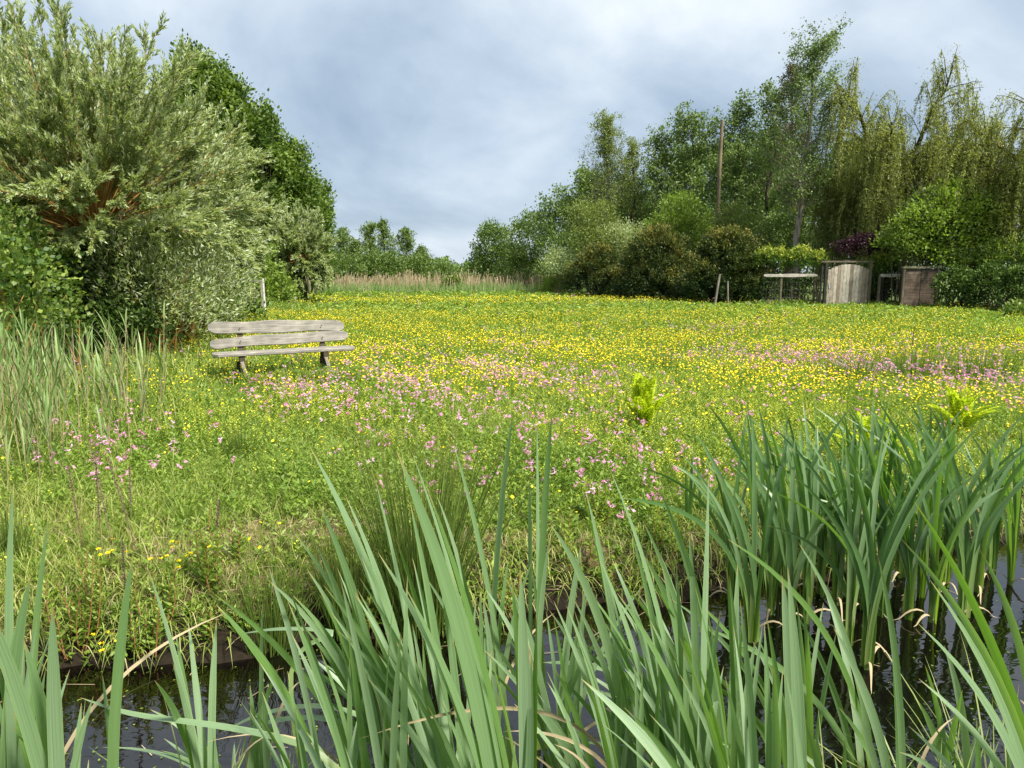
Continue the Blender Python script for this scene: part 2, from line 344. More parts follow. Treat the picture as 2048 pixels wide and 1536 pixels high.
def ground_material():
    m, t, b, o = mat_base('meadow_soil'); N, L = t.nodes, t.links
    a = N.new('ShaderNodeAttribute'); a.attribute_name = 'tint'      # 0 wet peat, .35 dry thatch, 1 turf
    tcn = N.new('ShaderNodeTexCoord')
    nz = N.new('ShaderNodeTexNoise'); nz.inputs['Scale'].default_value = 9; nz.inputs['Detail'].default_value = 9; nz.inputs['Roughness'].default_value = .7
    L.new(tcn.outputs['Object'], nz.inputs['Vector'])
    nf = N.new('ShaderNodeTexNoise'); nf.inputs['Scale'].default_value = .55; nf.inputs['Detail'].default_value = 5; L.new(tcn.outputs['Object'], nf.inputs['Vector'])
    ad = N.new('ShaderNodeMath'); ad.operation = 'MULTIPLY_ADD'; L.new(nz.outputs[0], ad.inputs[0]); ad.inputs[1].default_value = .5; 
    sb = N.new('ShaderNodeMath'); sb.operation = 'SUBTRACT'; L.new(a.outputs['Fac'], sb.inputs[0]); sb.inputs[1].default_value = .25; L.new(sb.outputs[0], ad.inputs[2])
    r = ramp(t, [(0, (.012, .009, .006)), (.14, (.030, .021, .013)), (.30, (.125, .088, .052)), (.42, (.16, .125, .07)), (.60, (.085, .095, .032)), (1, (.090, .130, .035))])
    L.new(ad.outputs[0], r.inputs[0])
    r5 = ramp(t, [(.35, (.8, .95, .8)), (.65, (1.25, 1.1, 1.1))]); L.new(nf.outputs[0], r5.inputs[0])
    x = N.new('ShaderNodeMixRGB'); x.blend_type = 'MULTIPLY'; x.inputs[0].default_value = .8; L.new(r.outputs[0], x.inputs[1]); L.new(r5.outputs[0], x.inputs[2])
    L.new(x.outputs[0], b.inputs['Base Color']); b.inputs['Roughness'].default_value = .9; b.inputs['Specular IOR Level'].default_value = .15
    bp = N.new('ShaderNodeBump'); bp.inputs['Strength'].default_value = .9; bp.inputs['Distance'].default_value = .03
    L.new(nz.outputs[0], bp.inputs['Height']); L.new(bp.outputs[0], b.inputs['Normal'])
    return m
M['ground'] = ground_material()
def water_material():
    m, t, b, o = mat_base('dark_ditch_water'); N, L = t.nodes, t.links
    b.inputs['Base Color'].default_value = (.0022, .0015, .0010, 1); b.inputs['Roughness'].default_value = .02; b.inputs['IOR'].default_value = 1.75
    b.inputs['Specular IOR Level'].default_value = .5
    tcn = N.new('ShaderNodeTexCoord'); mpn = N.new('ShaderNodeMapping'); mpn.inputs['Scale'].default_value = (1, 1.6, 1)
    nz = N.new('ShaderNodeTexNoise'); nz.inputs['Scale'].default_value = 6; nz.inputs['Detail'].default_value = 2; nz.inputs['Distortion'].default_value = .5
    L.new(tcn.outputs['Object'], mpn.inputs[0]); L.new(mpn.outputs[0], nz.inputs['Vector'])
    bp = N.new('ShaderNodeBump'); bp.inputs['Strength'].default_value = .16; bp.inputs['Distance'].default_value = .02
    L.new(nz.outputs[0], bp.inputs['Height']); L.new(bp.outputs[0], b.inputs['Normal'])
    return m
M['water'] = water_material()

# ------------------------------------------------------------------ ground and water
def bare(x, y):
    """how dry and bare the turf is just behind the bank (0..1)"""
    b = 0
    for px, py, sx_, sy_, k in ((640, 1060, .8, .28, 1.1), (330, 1120, .6, .35, 1.1), (90, 1060, .5, .28, 1), (960, 1090, .4, .28, .9), (1480, 1140, .35, .3, 1.2), (940, 1010, .4, .15, .5), (1780, 1010, .5, .3, .4)):
        g = ground_at(px, py, -.05); b = b + k * np.exp(-((x - g[0]) / sx_) ** 2 - ((y - g[1]) / sy_) ** 2)
    return np.clip(b, 0, 1)
def sinh_axis(n, near, far):
    u = np.linspace(-1, 1, n); k = math.asinh(far / near); return near * np.sinh(k * u)
xs = sinh_axis(321, 3.0, 2500)
ys = np.concatenate([np.linspace(-1500, -5, 14), np.linspace(-4, .6, 14), np.arange(.7, 8, .045), 8 + 2500 * (np.linspace(0, 1, 130)[1:] ** 3.2)])
GX, GY = np.meshgrid(xs, ys)
GZ = height(GX, GY)
s_ = GY - edge(GX)
tn = np.where(s_ < .12, .05, np.clip(.05 + (s_ - .12) * 1.5, .05, .85)) + .10 * wob(GX, GY, 3)
tn = np.clip(tn + .12 * np.clip((s_ - .6), 0, 1), 0, 1) * (1 - .62 * bare(GX, GY))
tn = np.where(GY < .9, .8, tn)
g = MB(); nr, nc = GX.shape; idx = np.arange(nr * nc).reshape(nr, nc)
g.add(np.stack([GX, GY, GZ], -1), np.stack([idx[:-1, :-1], idx[:-1, 1:], idx[1:, 1:], idx[1:, :-1]], -1).reshape(-1, 4), tn.ravel())
tag(g.build('ground', M['ground']), kind='structure', label='peaty meadow ground sloping down to the ditch')
g = MB(); g.add([(-90, .6, WATER), (90, .6, WATER), (90, 7, WATER), (-90, 7, WATER)], [[0, 1, 2, 3]])
tag(g.build('water', M['water']), kind='structure', label='dark still water of the ditch reflecting the sky')

# ------------------------------------------------------------------ meadow
def field(n, y0, y1, xm=.76, xa=1.2):
    y = y0 * (y1 / y0) ** rng.random(n); x = (rng.random(n) * 2 - 1) * (xm * y + xa)
    return x, y
def gauss_patches(x, y, lst):
    d = np.zeros_like(x)
    for px, py, sx_, sl, k in lst:
        gp = ground_at(px, py, .25); d += k * np.exp(-((x - gp[0]) / sx_) ** 2 - ((np.log(y) - math.log(gp[1])) / sl) ** 2)
    return d
def in_meadow(x, y):
    """the open meadow: behind the bank, between the willow hedge on the left and the gardens on the right"""
    s = y - edge(x)
    left = np.interp(y, [0, 8, 14, 24, 34, 52], [-9, -7.2, -8.2, -10.2, -11.5, -16])
    right_y = np.interp(x, [-30, 3, 9, 12, 16, 22, 40], [52, 52, 40, 34, 32, 27, 20])
    return (s > .1) & (x > left) & (y < right_y)

def grass():
    mb = MB()
    x, y = field(620000, 3.0, 54)
    patch = wob(x, y, .55) + .6 * wob(x, y, 1.7, 2)
    keep = in_meadow(x, y) & (rng.random(len(x)) > .72 * bare(x, y)) & (rng.random(len(x)) < np.clip((y - edge(x) - .02) / .45, .10, 1))
    x, y, patch = x[keep], y[keep], patch[keep]; n = len(x)
    z = height(x, y)
    near = np.clip((y - edge(x)) / 2.0, 0, 1)
    h = (.07 + .15 * rng.random(n) ** 1.4) * (1 + np.where(y > 14, .7, .35) * patch) * (.55 + .45 * near); h = np.clip(h, .03, .5)
    h[rng.random(n) < .03] *= 1.8
    a = rng.random(n) * 2 * np.pi; lean = .25 + .6 * rng.random(n)
    K = 4; t = np.linspace(0, 1, K)[None, :, None]
    d = np.stack([np.cos(a), np.sin(a), np.zeros(n)], -1)[:, None]
    P = np.stack([x, y, z - .01], -1)[:, None] + d * (h * lean)[:, None, None] * t ** 1.8 + np.array([0, 0, 1.]) * h[:, None, None] * (t - .18 * t ** 2.5)
    w = np.maximum(.0042, .00075 * y) * (.7 + .6 * rng.random(n))
    prof = np.array([.8, 1, .75, .08])
    a2 = a + np.pi / 2 + rng.normal(size=n) * .7
    tint = np.clip(.42 + .20 * patch + .24 * rng.normal(size=n) - .12*(1-near), 0, .86); dry = rng.random(n) < .025 + .10 * bare(x, y) + .03 * (1 - near); tint[dry] = 1
    ribbons(mb, P, np.stack([np.cos(a2), np.sin(a2), np.zeros(n)], -1), w[:, None] * prof, tint)
    return mb
tag(grass().build('meadow_grass', M['grass']), 'short green meadow grass between the flowers', 'grass', kind='stuff')

def herbs():
    mb = MB()
    x, y = field(120000, 3.0, 50)
    k = in_meadow(x, y) & (rng.random(len(x)) > .8 * bare(x, y)) & (y > edge(x) + .12) & (rng.random(len(x)) < np.clip((y - edge(x)) / 1.3, .3, 1)) & (rng.random(len(x)) < .35 + .8 * (wob(x, y, .9, 4) > -.2))
    x, y = x[k], y[k]; n = len(x); z = height(x, y)
    h = .05 + .17 * rng.random(n); h *= np.clip((y - edge(x)) / 1.8, .22, 1)
    m = 8
    tt = np.tile(np.linspace(.25, 1, m), n); i = np.repeat(np.arange(n), m)
    a = np.tile(np.arange(m) * 2.4, n) + np.repeat(rng.random(n) * 6, m)
    pos = np.stack([x[i] + .01 * rng.normal(size=n * m), y[i] + .01 * rng.normal(size=n * m), z[i] + h[i] * tt], -1)
    ax = np.stack([np.cos(a), np.sin(a), .35 + .5 * rng.random(n * m)], -1)
    sc = np.maximum(1, .14 * y[i]) * (.6 + .8 * rng.random(n * m))
    leaves(mb, pos, ax, .038 * sc, .014 * sc, np.clip(.5 + .22 * np.repeat(rng.normal(size=n), m) + .12 * rng.normal(size=n * m), 0, 1), flat=.3)
    return mb
tag(herbs().build('meadow_herb_leaves', M['herb']), 'low leafy herbs covering the meadow ground', 'herbs', kind='stuff')

PINK = [(730, 715, 0.56, 0.07, 0.98), (1090, 775, 0.64, 0.1, 0.72), (880, 740, 0.74, 0.084, 0.68), (1000, 700, 1.12, 0.084, 0.44), (620, 775, 0.71, 0.108, 0.31), (820, 810, 1.0, 0.154, 0.27), (900, 960, 1.14, 0.231, 0.06), (450, 850, 1.14, 0.231, 0.08), (1620, 715, 1.36, 0.098, 0.88), (1900, 745, 1.12, 0.112, 1.27), (2010, 700, 1.24, 0.084, 1.17), (1450, 720, 0.99, 0.07, 0.48), (1780, 790, 0.85, 0.092, 0.55), (2020, 800, 0.71, 0.077, 0.42), (1300, 860, 1.0, 0.169, 0.14), (1330, 660, 1.86, 0.07, 0.29), (1480, 655, 1.24, 0.049, 0.48), (1420, 950, 0.71, 0.154, 0.08), (330, 890, 0.57, 0.108, 0.11), (1130, 760, 0.55, 0.09, 1.1), (1000, 745, 0.5, 0.08, 0.68), (860, 805, 0.4, 0.07, 0.59)]
YEL = [(620, 632, 1.9, .10, 2.2), (760, 640, 3.5, .12, 1.2), (900, 600, 9.0, .09, 1.6), (1180, 598, 2.5, .05, 2.2), (700, 680, 2.5, .18, .8), (1000, 680, 4.5, .16, .8), (1400, 690, 5.0, .16, .9), (1700, 650, 5, .16, .9), (2000, 690, 3.5, .16, 1.0), (560, 740, 1.2, .15, .3),
       (1150, 740, 3.0, .2, .4), (1900, 780, 2, .2, .5), (900, 640, 8, .2, .5), (1500, 625, 9, .12, .5)]
RAT = [(1200, 760, 1.8, .2, 1.2), (1400, 760, 1.8, .2, 1.3), (1560, 780, 1.3, .16, 1.3), (1050, 720, 3, .2, .6), (1650, 700, 3, .2, .9), (520, 800, 1.5, .2, .5), (460, 730, .5, .1, 1.0), (1850, 700, 3, .16, .6), (1320, 830, 1.0, .16, .8), (1600, 840, 1.2, .14, .9), (1900, 850, 1.2, .2, .5), (1480, 720, 3, .2, .7), (900, 760, 2, .2, .3)]

def stems(mb, x, y, z, h, hx, hy, w, tint):
    n = len(x); t = np.linspace(0, 1, 3)[None, :, None]
    P = np.stack([x, y, z], -1)[:, None] * (1 - t) + np.stack([hx, hy, z + h], -1)[:, None] * t
    a = rng.random(n) * 6.28
    ribbons(mb, P, np.stack([np.cos(a), np.sin(a), a * 0], -1), np.repeat(w[:, None], 3, 1), tint, mat=1)

def flowers(patches, n0, base, kind, hmin, hmax):
    x, y = field(n0, 3.4, 53)
    d = base + gauss_patches(x, y, patches)
    d = d * (.15 + 1.5 * np.clip(.30 + 1.3 * wob(x, y, .9, len(patches)) + .7 * wob(x, y, 2.6, 1), 0, 1.6)) * .95
    if kind == 'cup': d *= np.clip((y - 4.5) / 4.5, .25, 1)
    k = in_meadow(x, y) & (rng.random(len(x)) < d) & (y > edge(x) + .35) & (rng.random(len(x)) > bare(x, y))
    x, y = x[k], y[k]; n = len(x); z = height(x, y)
    h = hmin + (hmax - hmin) * rng.random(n); h *= np.clip(.5 + (y - edge(x)) / 4, .5, 1)
    hx = x + .06 * rng.normal(size=n); hy = y + .06 * rng.normal(size=n)
    mb = MB(); tt = np.clip(.5 + .3 * rng.normal(size=n), 0, 1)
    stems(mb, x, y, z, h, hx, hy, np.maximum(.0022, .0003 * y), .5)
    T = np.stack([hx, hy, z + h], -1); nr_ = y < 11
    if kind == 'cup':
        m = 5; sc = np.maximum(.0105, .00056 * y) * (.75 + .5 * rng.random(n)); i = np.repeat(np.arange(n), m)
        tilt = unit(np.stack([rng.normal(size=n) * .4, rng.normal(size=n) * .4 - .25, np.ones(n)], -1))
        a = np.tile(np.arange(m) * 2 * np.pi / m, n) + np.repeat(rng.random(n) * 6, m)
        u = unit(np.cross(tilt, [1, 0, 0])); v = np.cross(tilt, u)
        ax = u[i] * np.cos(a)[:, None] + v[i] * np.sin(a)[:, None] + tilt[i] * .35
        side = -u[i] * np.sin(a)[:, None] + v[i] * np.cos(a)[:, None]; ax = unit(ax); s = sc[i][:, None]; p0 = T[i]
        V = np.stack([p0, p0 + ax * s * .75 + side * s * .52, p0 + ax * s * 1.05, p0 + ax * s * .75 - side * s * .52], 1)
        mb.add(V, np.arange(len(V) * 4).reshape(-1, 4), np.repeat(tt[i], 4))
    if kind == 'spike':
        m = 6; i = np.repeat(np.arange(n), m); q = np.tile(np.arange(m), n)
        a = q * 2.4 + np.repeat(rng.random(n) * 6, m); sc = np.maximum(.014, .00095 * y[i])
        pos = T[i] - np.array([0, 0, 1.]) * (q * .013 * np.maximum(1, y[i] / 10))[:, None]
        ax = np.stack([np.cos(a), np.sin(a), .25 + .2 * rng.random(len(a))], -1)
        leaves(mb, pos, ax, sc * 1.1, sc * .55, tt[i])
        leaves(mb, pos - [0, 0, .006], ax, sc * .9, sc * .7, .8, mat=1)
    if kind == 'pink':
        heads = 4; i0 = np.repeat(np.arange(n), heads)
        C = T[i0] + rng.normal(size=(n * heads, 3)) * .018 * np.maximum(1, y[i0] / 9)[:, None]
        m = 9; i = np.repeat(np.arange(len(C)), m); yy = y[i0][i]
        a = np.tile(np.arange(m) * 2 * np.pi / m, len(C)) + np.repeat(rng.random(len(C)) * 6, m) + .2 * rng.normal(size=len(i))
        tl = unit(rng.normal(size=(len(C), 3)) * .5 + [0, -.35, .8]); u = unit(np.cross(tl, [1, 0, .1])); v = np.cross(tl, u)
        ax = u[i] * np.cos(a)[:, None] + v[i] * np.sin(a)[:, None] + tl[i] * .15
        sc = np.maximum(.0165, .00105 * yy) * (.8 + .4 * rng.random(len(i)))
        leaves(mb, C[i], ax, sc, sc * .30, np.clip(tt[i0][i] + .2 * rng.normal(size=len(i)), 0, 1), curl=.05)
    return mb
tag(flowers(YEL, 260000, .016, 'cup', .20, .42).build('buttercup_flowers', [M['yellow'], M['herb']]), 'bright yellow buttercups scattered over the meadow', 'flowers', kind='stuff')
tag(flowers(RAT, 100000, .03, 'spike', .14, .30).build('yellow_rattle_flowers', [M['rattle'], M['herb']]), 'pale yellow flower spikes low in the middle of the meadow', 'flowers', kind='stuff')
tag(flowers(PINK, 46000, .008, 'pink', .25, .45).build('ragged_pink_flowers', [M['pink'], M['herb']]), 'ragged pink wildflowers in drifts across the meadow', 'flowers', kind='stuff')

# the dry litter of last year's stems lying on the bank
def litter():
    mb = MB(); n = 5200
    x = (rng.random(n) * 2 - 1) * 4.4 + .3; y = edge(x) + .08 + 1.9 * rng.random(n) ** 1.3
    k = rng.random(n) < .14 + .9 * bare(x, y); x, y = x[k], y[k]; n = len(x)
    a = rng.random(n) * 6.28; l = .04 + .14 * rng.random(n); t = np.linspace(-.5, .5, 4)[None, :, None]
    d = np.stack([np.cos(a), np.sin(a), .15 * rng.normal(size=n)], -1)
    P = np.stack([x, y, height(x, y) + .012 + .02 * rng.random(n)], -1)[:, None] + d[:, None] * l[:, None, None] * t
    P[..., 2] += .02 * rng.random(n)[:, None] * (1 - 4 * t[..., 0] ** 2)
    ribbons(mb, P, np.stack([-np.sin(a), np.cos(a), a * 0 + .3], -1), np.full((n, 4), .0032), rng.random(n))
    return mb
tag(litter().build('dry_plant_litter', M['straw']), 'dry straw litter lying on the bare bank', 'litter', kind='stuff')

# roots, moss and trailing grass on the lip of the bank
def lip():
    mb = MB(); n = 9000
    x = (rng.random(n) * 2 - 1) * 5.2 + .3; y = edge(x) + .05 + .5 * rng.random(n)
    k = wob(x, y, 1.4, 3) + .5 * rng.normal(size=n) > -.25; x, y = x[k], y[k]; n = len(x)
    a = -np.pi / 2 + 1.3 * rng.normal(size=n); l = .08 + .16 * rng.random(n); t = np.linspace(0, 1, 5)[None, :, None]
    d = np.stack([np.cos(a), np.sin(a), a * 0], -1)
    P = np.stack([x, y, height(x, y)], -1)[:, None] + d[:, None] * l[:, None, None] * t * .8 + np.array([0, 0, 1.]) * l[:, None, None] * (1.1 * t - 1.35 * t ** 2)
    P[..., 2] = np.maximum(P[..., 2], WATER + .004)
    tt = np.clip(.35 + .3 * rng.normal(size=n), 0, .8); tt[rng.random(n) < .10] = 1
    ribbons(mb, P, np.stack([-np.sin(a), np.cos(a), a * 0], -1), np.full((n, 1), .005) * np.array([.8, 1, 1, .7, .1]), tt)
    return mb
tag(lip().build('bank_edge_grass', M['grass']), 'straggling grass hanging over the dark lip of the bank', 'grass', kind='stuff')

# ------------------------------------------------------------------ plants
def blade_tuft(mb, c, n, h, spread, w, lean=.25, bend=.3, K=6, tint=.5, tv=.2, face=None):
    a = rng.random(n) * 6.28; r = spread * np.sqrt(rng.random(n))
    b = np.stack([c[0] + r * np.cos(a), c[1] + r * np.sin(a), np.full(n, c[2])], -1)
    hh = h * (.55 + .45 * rng.random(n)); le = lean * (.2 + .8 * rng.random(n)); be = bend * rng.random(n)
    a = a + .5 * rng.normal(size=n); d = np.stack([np.cos(a), np.sin(a), a * 0], -1)[:, None]
    t = np.linspace(0, 1, K)[None, :, None]; q = hh[:, None, None]
    P = b[:, None] + d * q * (le[:, None, None] * t + be[:, None, None] * t ** 2.4) + np.array([0, 0, 1.]) * q * (t - .5 * be[:, None, None] * t ** 3)
    pr = np.interp(np.linspace(0, 1, K), [0, .5, .8, 1], [.9, 1, .65, .06])
    s = np.stack([-np.sin(a), np.cos(a), a * 0], -1)
    ribbons(mb, P, s, w * (.7 + .6 * rng.random(n))[:, None] * pr, np.clip(tint + tv * rng.normal(size=n), 0, 1))

def rush(px, py, h, n, spread, label, lean=.25, grp='rush tufts growing in the meadow and on the bank'):
    p = ground_at(px, py, -.05 if py > 950 else 0); p[2] = height(p[0], p[1]) - .02
    if p[1] < edge(p[0]) + .03: p[1] = edge(p[0]) + .05; p[2] = height(p[0], p[1]) - .02
    mb = MB(); a = rng.random(n) * 6.28; r = spread * np.sqrt(rng.random(n))
    b = np.stack([p[0] + r * np.cos(a), p[1] + r * np.sin(a) * .8, np.full(n, p[2])], -1)
    hh = h * (.45 + .55 * rng.random(n) ** .7); t = np.linspace(0, 1, 6)[None, :, None]
    le = lean * (.1 + 1.2 * rng.random(n)) * (r / spread + .2)
    d = np.stack([np.cos(a), np.sin(a), a * 0], -1)[:, None]
    P = b[:, None] + d * (hh * le)[:, None, None] * t ** 1.3 + np.array([0, 0, 1.]) * hh[:, None, None] * t
    wd = max(.0036, .0006 * p[1])
    tubes(mb, P, np.full((n, 1), wd * .6) * np.array([1, 1, .95, .8, .6, .15]), 3, np.clip(.4 + .25 * rng.normal(size=n), 0, 1))
    o = mb.build('rush_tuft', M['rush'], origin=p)
    return tag(o, label, 'rush tuft', grp)
rush(835, 1185, 1.15, 420, .17, 'tallest rush tuft, on the bank behind the middle cattails', .42)
rush(640, 1255, .62, 260, .09, 'dense upright rush tuft with brown foot at the water edge, left of the tallest rushes', .25)
rush(505, 1225, .50, 170, .12, 'thin dark rush tuft at the water edge beside the leaning reddish herb', .5)
rush(482, 920, .42, 120, .09, 'small reddish rush tuft alone in the meadow left of the tall rushes', .3)
rush(20, 1130, .40, 110, .08, 'short yellow-green rush tuft at the left edge of the bank', .3)
rush(1690, 775, .62, 200, .30, 'dark rush tuft among pink flowers, left one of the row on the right', .35)
rush(1830, 765, .66, 260, .40, 'wide dark rush tuft among pink flowers behind the right-hand cattails', .35)
rush(1960, 770, .62, 240, .35, 'dark rush tuft behind the right-hand fern', .35)
rush(1330, 745, .40, 90, .16, 'small brownish rush tuft in the yellow flowers beyond the large fern', .3)
rush(700, 830, .38, 90, .10, 'faint rush tuft in the pink flowers in front of the bench', .4)

def grass_tuft(px, py, h, n, spread, label, mat='sedge', tint=.4, w=.005, lean=.5, bend=.5):
    p = ground_at(px, py, -.05); p[2] = height(p[0], p[1]) - .01
    mb = MB(); blade_tuft(mb, p, n, h, spread, w, lean, bend, tint=tint)
    return tag(mb.build('grass_tuft', M[mat], origin=p), label, 'grass tuft', 'separate grass tufts on the bank')
grass_tuft(370, 1045, .20, 130, .07, 'low bright green grass tuft in the short turf behind the reddish herbs', 'bright')
grass_tuft(765, 900, .26, 90, .10, 'pale grass tuft against the tall rushes', 'sedge')
grass_tuft(440, 1060, .16, 70, .08, 'low dark grass tuft beside the bare patch', 'grass')

# ferns
def fern(px, py, h, nf, label, spread=.5, yaw=0):
    p = ground_at(px, py, 0); p[2] = height(p[0], p[1])
    t = thing('fern', label, 'fern', p, group='yellow-green ferns in the meadow')
    for k in range(nf):
        a = yaw + k * 2 * math.pi / nf + .3 * rng.normal(); L_ = h * (.85 + .3 * rng.random()); sp_ = spread * (.5 if k % 2 else 1.5) * (.8 + .4 * rng.random()); L_ *= (1 if k % 2 else .72)
        u = np.linspace(0, 1, 18); d = np.array([math.cos(a), math.sin(a), 0])
        C_ = d * (L_ * sp_ * u ** 1.5)[:, None] + np.array([0, 0, 1.]) * (L_ * (u - .22 * u ** 3))[:, None]
        mb = MB(); tubes(mb, C_, np.linspace(.005, .0015, 18), 4, .3)
        m = 40; uu = np.linspace(.08, .98, m); c = np.stack([np.interp(uu, u, C_[:, i]) for i in range(3)], -1)
        T = unit(np.gradient(c, axis=0)); sd_ = unit(np.cross(T, d * .15 + np.array([0, 0, 1.]) + 1e-3)); sd_ = unit(np.array([-math.sin(a), math.cos(a), 0.])[None] + 0 * T)
        ln = L_ * .16 * np.sin(np.pi * np.clip(uu * .86 + .14, 0, 1)) ** .8 + .006
        for s in (-1, 1):
            ax = sd_ * s + T * .35
            leaves(mb, c, ax, ln, .019 * h / .6 * np.ones(m), np.clip(.5 + .2 * rng.normal(size=m), 0, 1), flat=.5, curl=.03)
            q = np.repeat(np.arange(m), 2); v = np.tile([.3, .6], m)
            leaves(mb, c[q] + unit(ax)[q] * (ln[q] * v)[:, None], T[q] * .8 + ax[q] * .5 + .15 * rng.normal(size=(len(q), 3)), .020 * h / .6, .010 * h / .6, .6)
        mb.build('frond', M['fern'], t)
    return t
fern(1285, 875, .72, 18, 'large bright yellow-green fern standing alone in the middle of the meadow', .26)
fern(1915, 872, .62, 15, 'spreading bright fern behind the right-hand cattails', .42)
fern(1742, 935, .60, 13, 'small fern half hidden behind the right-hand cattail tips', .4)
fern(1082, 880, .26, 6, 'small pale fern behind the three upright middle cattail blades', .4)
fern(2040, 690, .5, 8, 'distant fern at the right edge of the meadow in front of the ivy hedge', .5)

# upright leafy bank herbs
def herb_plant(px, py, h, ns, label, reddish=.3, spread=.06, leaf=.055):
    p = ground_at(px, py, -.15); p[1] = max(p[1], edge(p[0]) + .06); p[2] = height(p[0], p[1])
    t = thing('bank_herb', label, 'plant', p, group='leafy upright herbs on the bank')
    st = MB(); lf = MB()
    for k in range(ns):
        a = rng.random() * 6.28; r = spread * rng.random(); b = np.array([r * math.cos(a), r * math.sin(a), 0]); hh = h * (.65 + .35 * rng.random())
        tip = b + np.array([math.cos(a) * .14 * hh, math.sin(a) * .14 * hh, hh]); u = np.linspace(0, 1, 6)[:, None]
        P = b * (1 - u) + tip * u + np.array([.02 * rng.normal(), .02 * rng.normal(), 0]) * np.sin(u * 3.14)
        tubes(st, P, np.linspace(.0042, .0016, 6), 5, .5)
        m = int(34 * hh / .4) + 8; uu = np.linspace(.12, 1, m); c = np.stack([np.interp(uu, u[:, 0], P[:, i]) for i in range(3)], -1)
        an = np.arange(m) * 1.57 + (np.arange(m) % 2) * 3.14 + .3 * rng.normal(size=m)
        ax = np.stack([np.cos(an), np.sin(an), .5 + .7 * uu], -1); ln = leaf * (1.1 - .55 * uu) * (.8 + .4 * rng.random(m))
        leaves(lf, c, ax, ln, ln * .30, np.clip(.5 + .3 * uu + .15 * rng.normal(size=m), 0, 1), flat=.6)
    st.build('stem', M['rust'], t); lf.build('foliage', M['herb'], t)
    return t
herb_plant(150, 1250, .50, 9, 'dense leafy herb clump with brown stems on the left bank behind the cattails', spread=.10)
herb_plant(95, 1290, .34, 6, 'lower leafy herb beside the dense clump near the left edge')
herb_plant(312, 1235, .46, 5, 'tall pale-tipped herb with red stem in the middle of the left bank')
herb_plant(415, 1190, .42, 4, 'leaning reddish willowherb at the bank between two rush tufts', spread=.08, leaf=.07)
herb_plant(465, 1160, .34, 4, 'dark leafy herb right of the leaning reddish willowherb', leaf=.06)
herb_plant(230, 1290, .30, 6, 'bushy low herb with yellow flowers at the foot of the left bank', spread=.14)
herb_plant(370, 1280, .24, 5, 'low spreading herb just above the dark peat edge', spread=.14)
herb_plant(1150, 1120, .34, 6, 'leafy herb clump behind the middle cattails right of centre', spread=.12, leaf=.06)
herb_plant(1205, 1080, .30, 5, 'pale willow-leaved herb beside the clump right of centre', spread=.12, leaf=.07)
herb_plant(1010, 1180, .28, 6, 'dark leafy herb behind the centre cattail blades', spread=.10)
herb_plant(1330, 1110, .32, 5, 'pointed-leaved herb left of the bare muddy patch', spread=.12, leaf=.065)
herb_plant(1270, 1180, .24, 5, 'low herb clump at the water edge between the cattail groups', spread=.12)
herb_plant(725, 1260, .20, 5, 'small dark herb with a red leaf at the edge under the rushes', spread=.1)
herb_plant(2030, 930, .40, 6, 'dark broad-leaved herb at the right edge behind the last cattails', spread=.15, leaf=.08)

# dead loosestrife spikes
def spike(px, py, h, label):
    p = ground_at(px, py, -.05); p[2] = height(p[0], p[1]); mb = MB()
    lean = .07 * rng.normal(size=2); u = np.linspace(0, 1, 7)[:, None]; P = np.concatenate([lean[0] * u, lean[1] * u, h * u], 1)
    tubes(mb, P, np.linspace(.003, .0015, 7), 4, .2)
    m = 90; uu = np.linspace(.4, 1, m); c = np.stack([np.interp(uu, u[:, 0], P[:, i]) for i in range(3)], -1); a = np.arange(m) * 2.4
    leaves(mb, c, np.stack([np.cos(a), np.sin(a), .7 + 0 * a], -1), .013, .009, rng.random(m) * .8)
    o = mb.build('dead_flower_spike', M['brown2'], ); o.location = tuple(p)
    return tag(o, label, 'dead stem', 'dead brown flower spikes on the left bank')
M['brown2'] = leaf_mat('dead_seed_heads', [(.12, .085, .055), (.24, .18, .12)], .05, .8)
for px, py, h, lab in ((168, 1110, .50, 'dead brown flower spike, leftmost of the row on the bank'), (205, 1130, .60, 'dead brown flower spike, second from the left'), (232, 1130, .66, 'tallest dead brown flower spike'),
                       (278, 1120, .56, 'dead brown flower spike right of the tallest one'), (250, 1200, .52, 'dead brown flower spike standing nearest the water'), (262, 1060, .40, 'short dead spike behind the others'),
                       (430, 1090, .26, 'small dead spike alone beside the bare patch')):
    spike(px, py, h, lab)

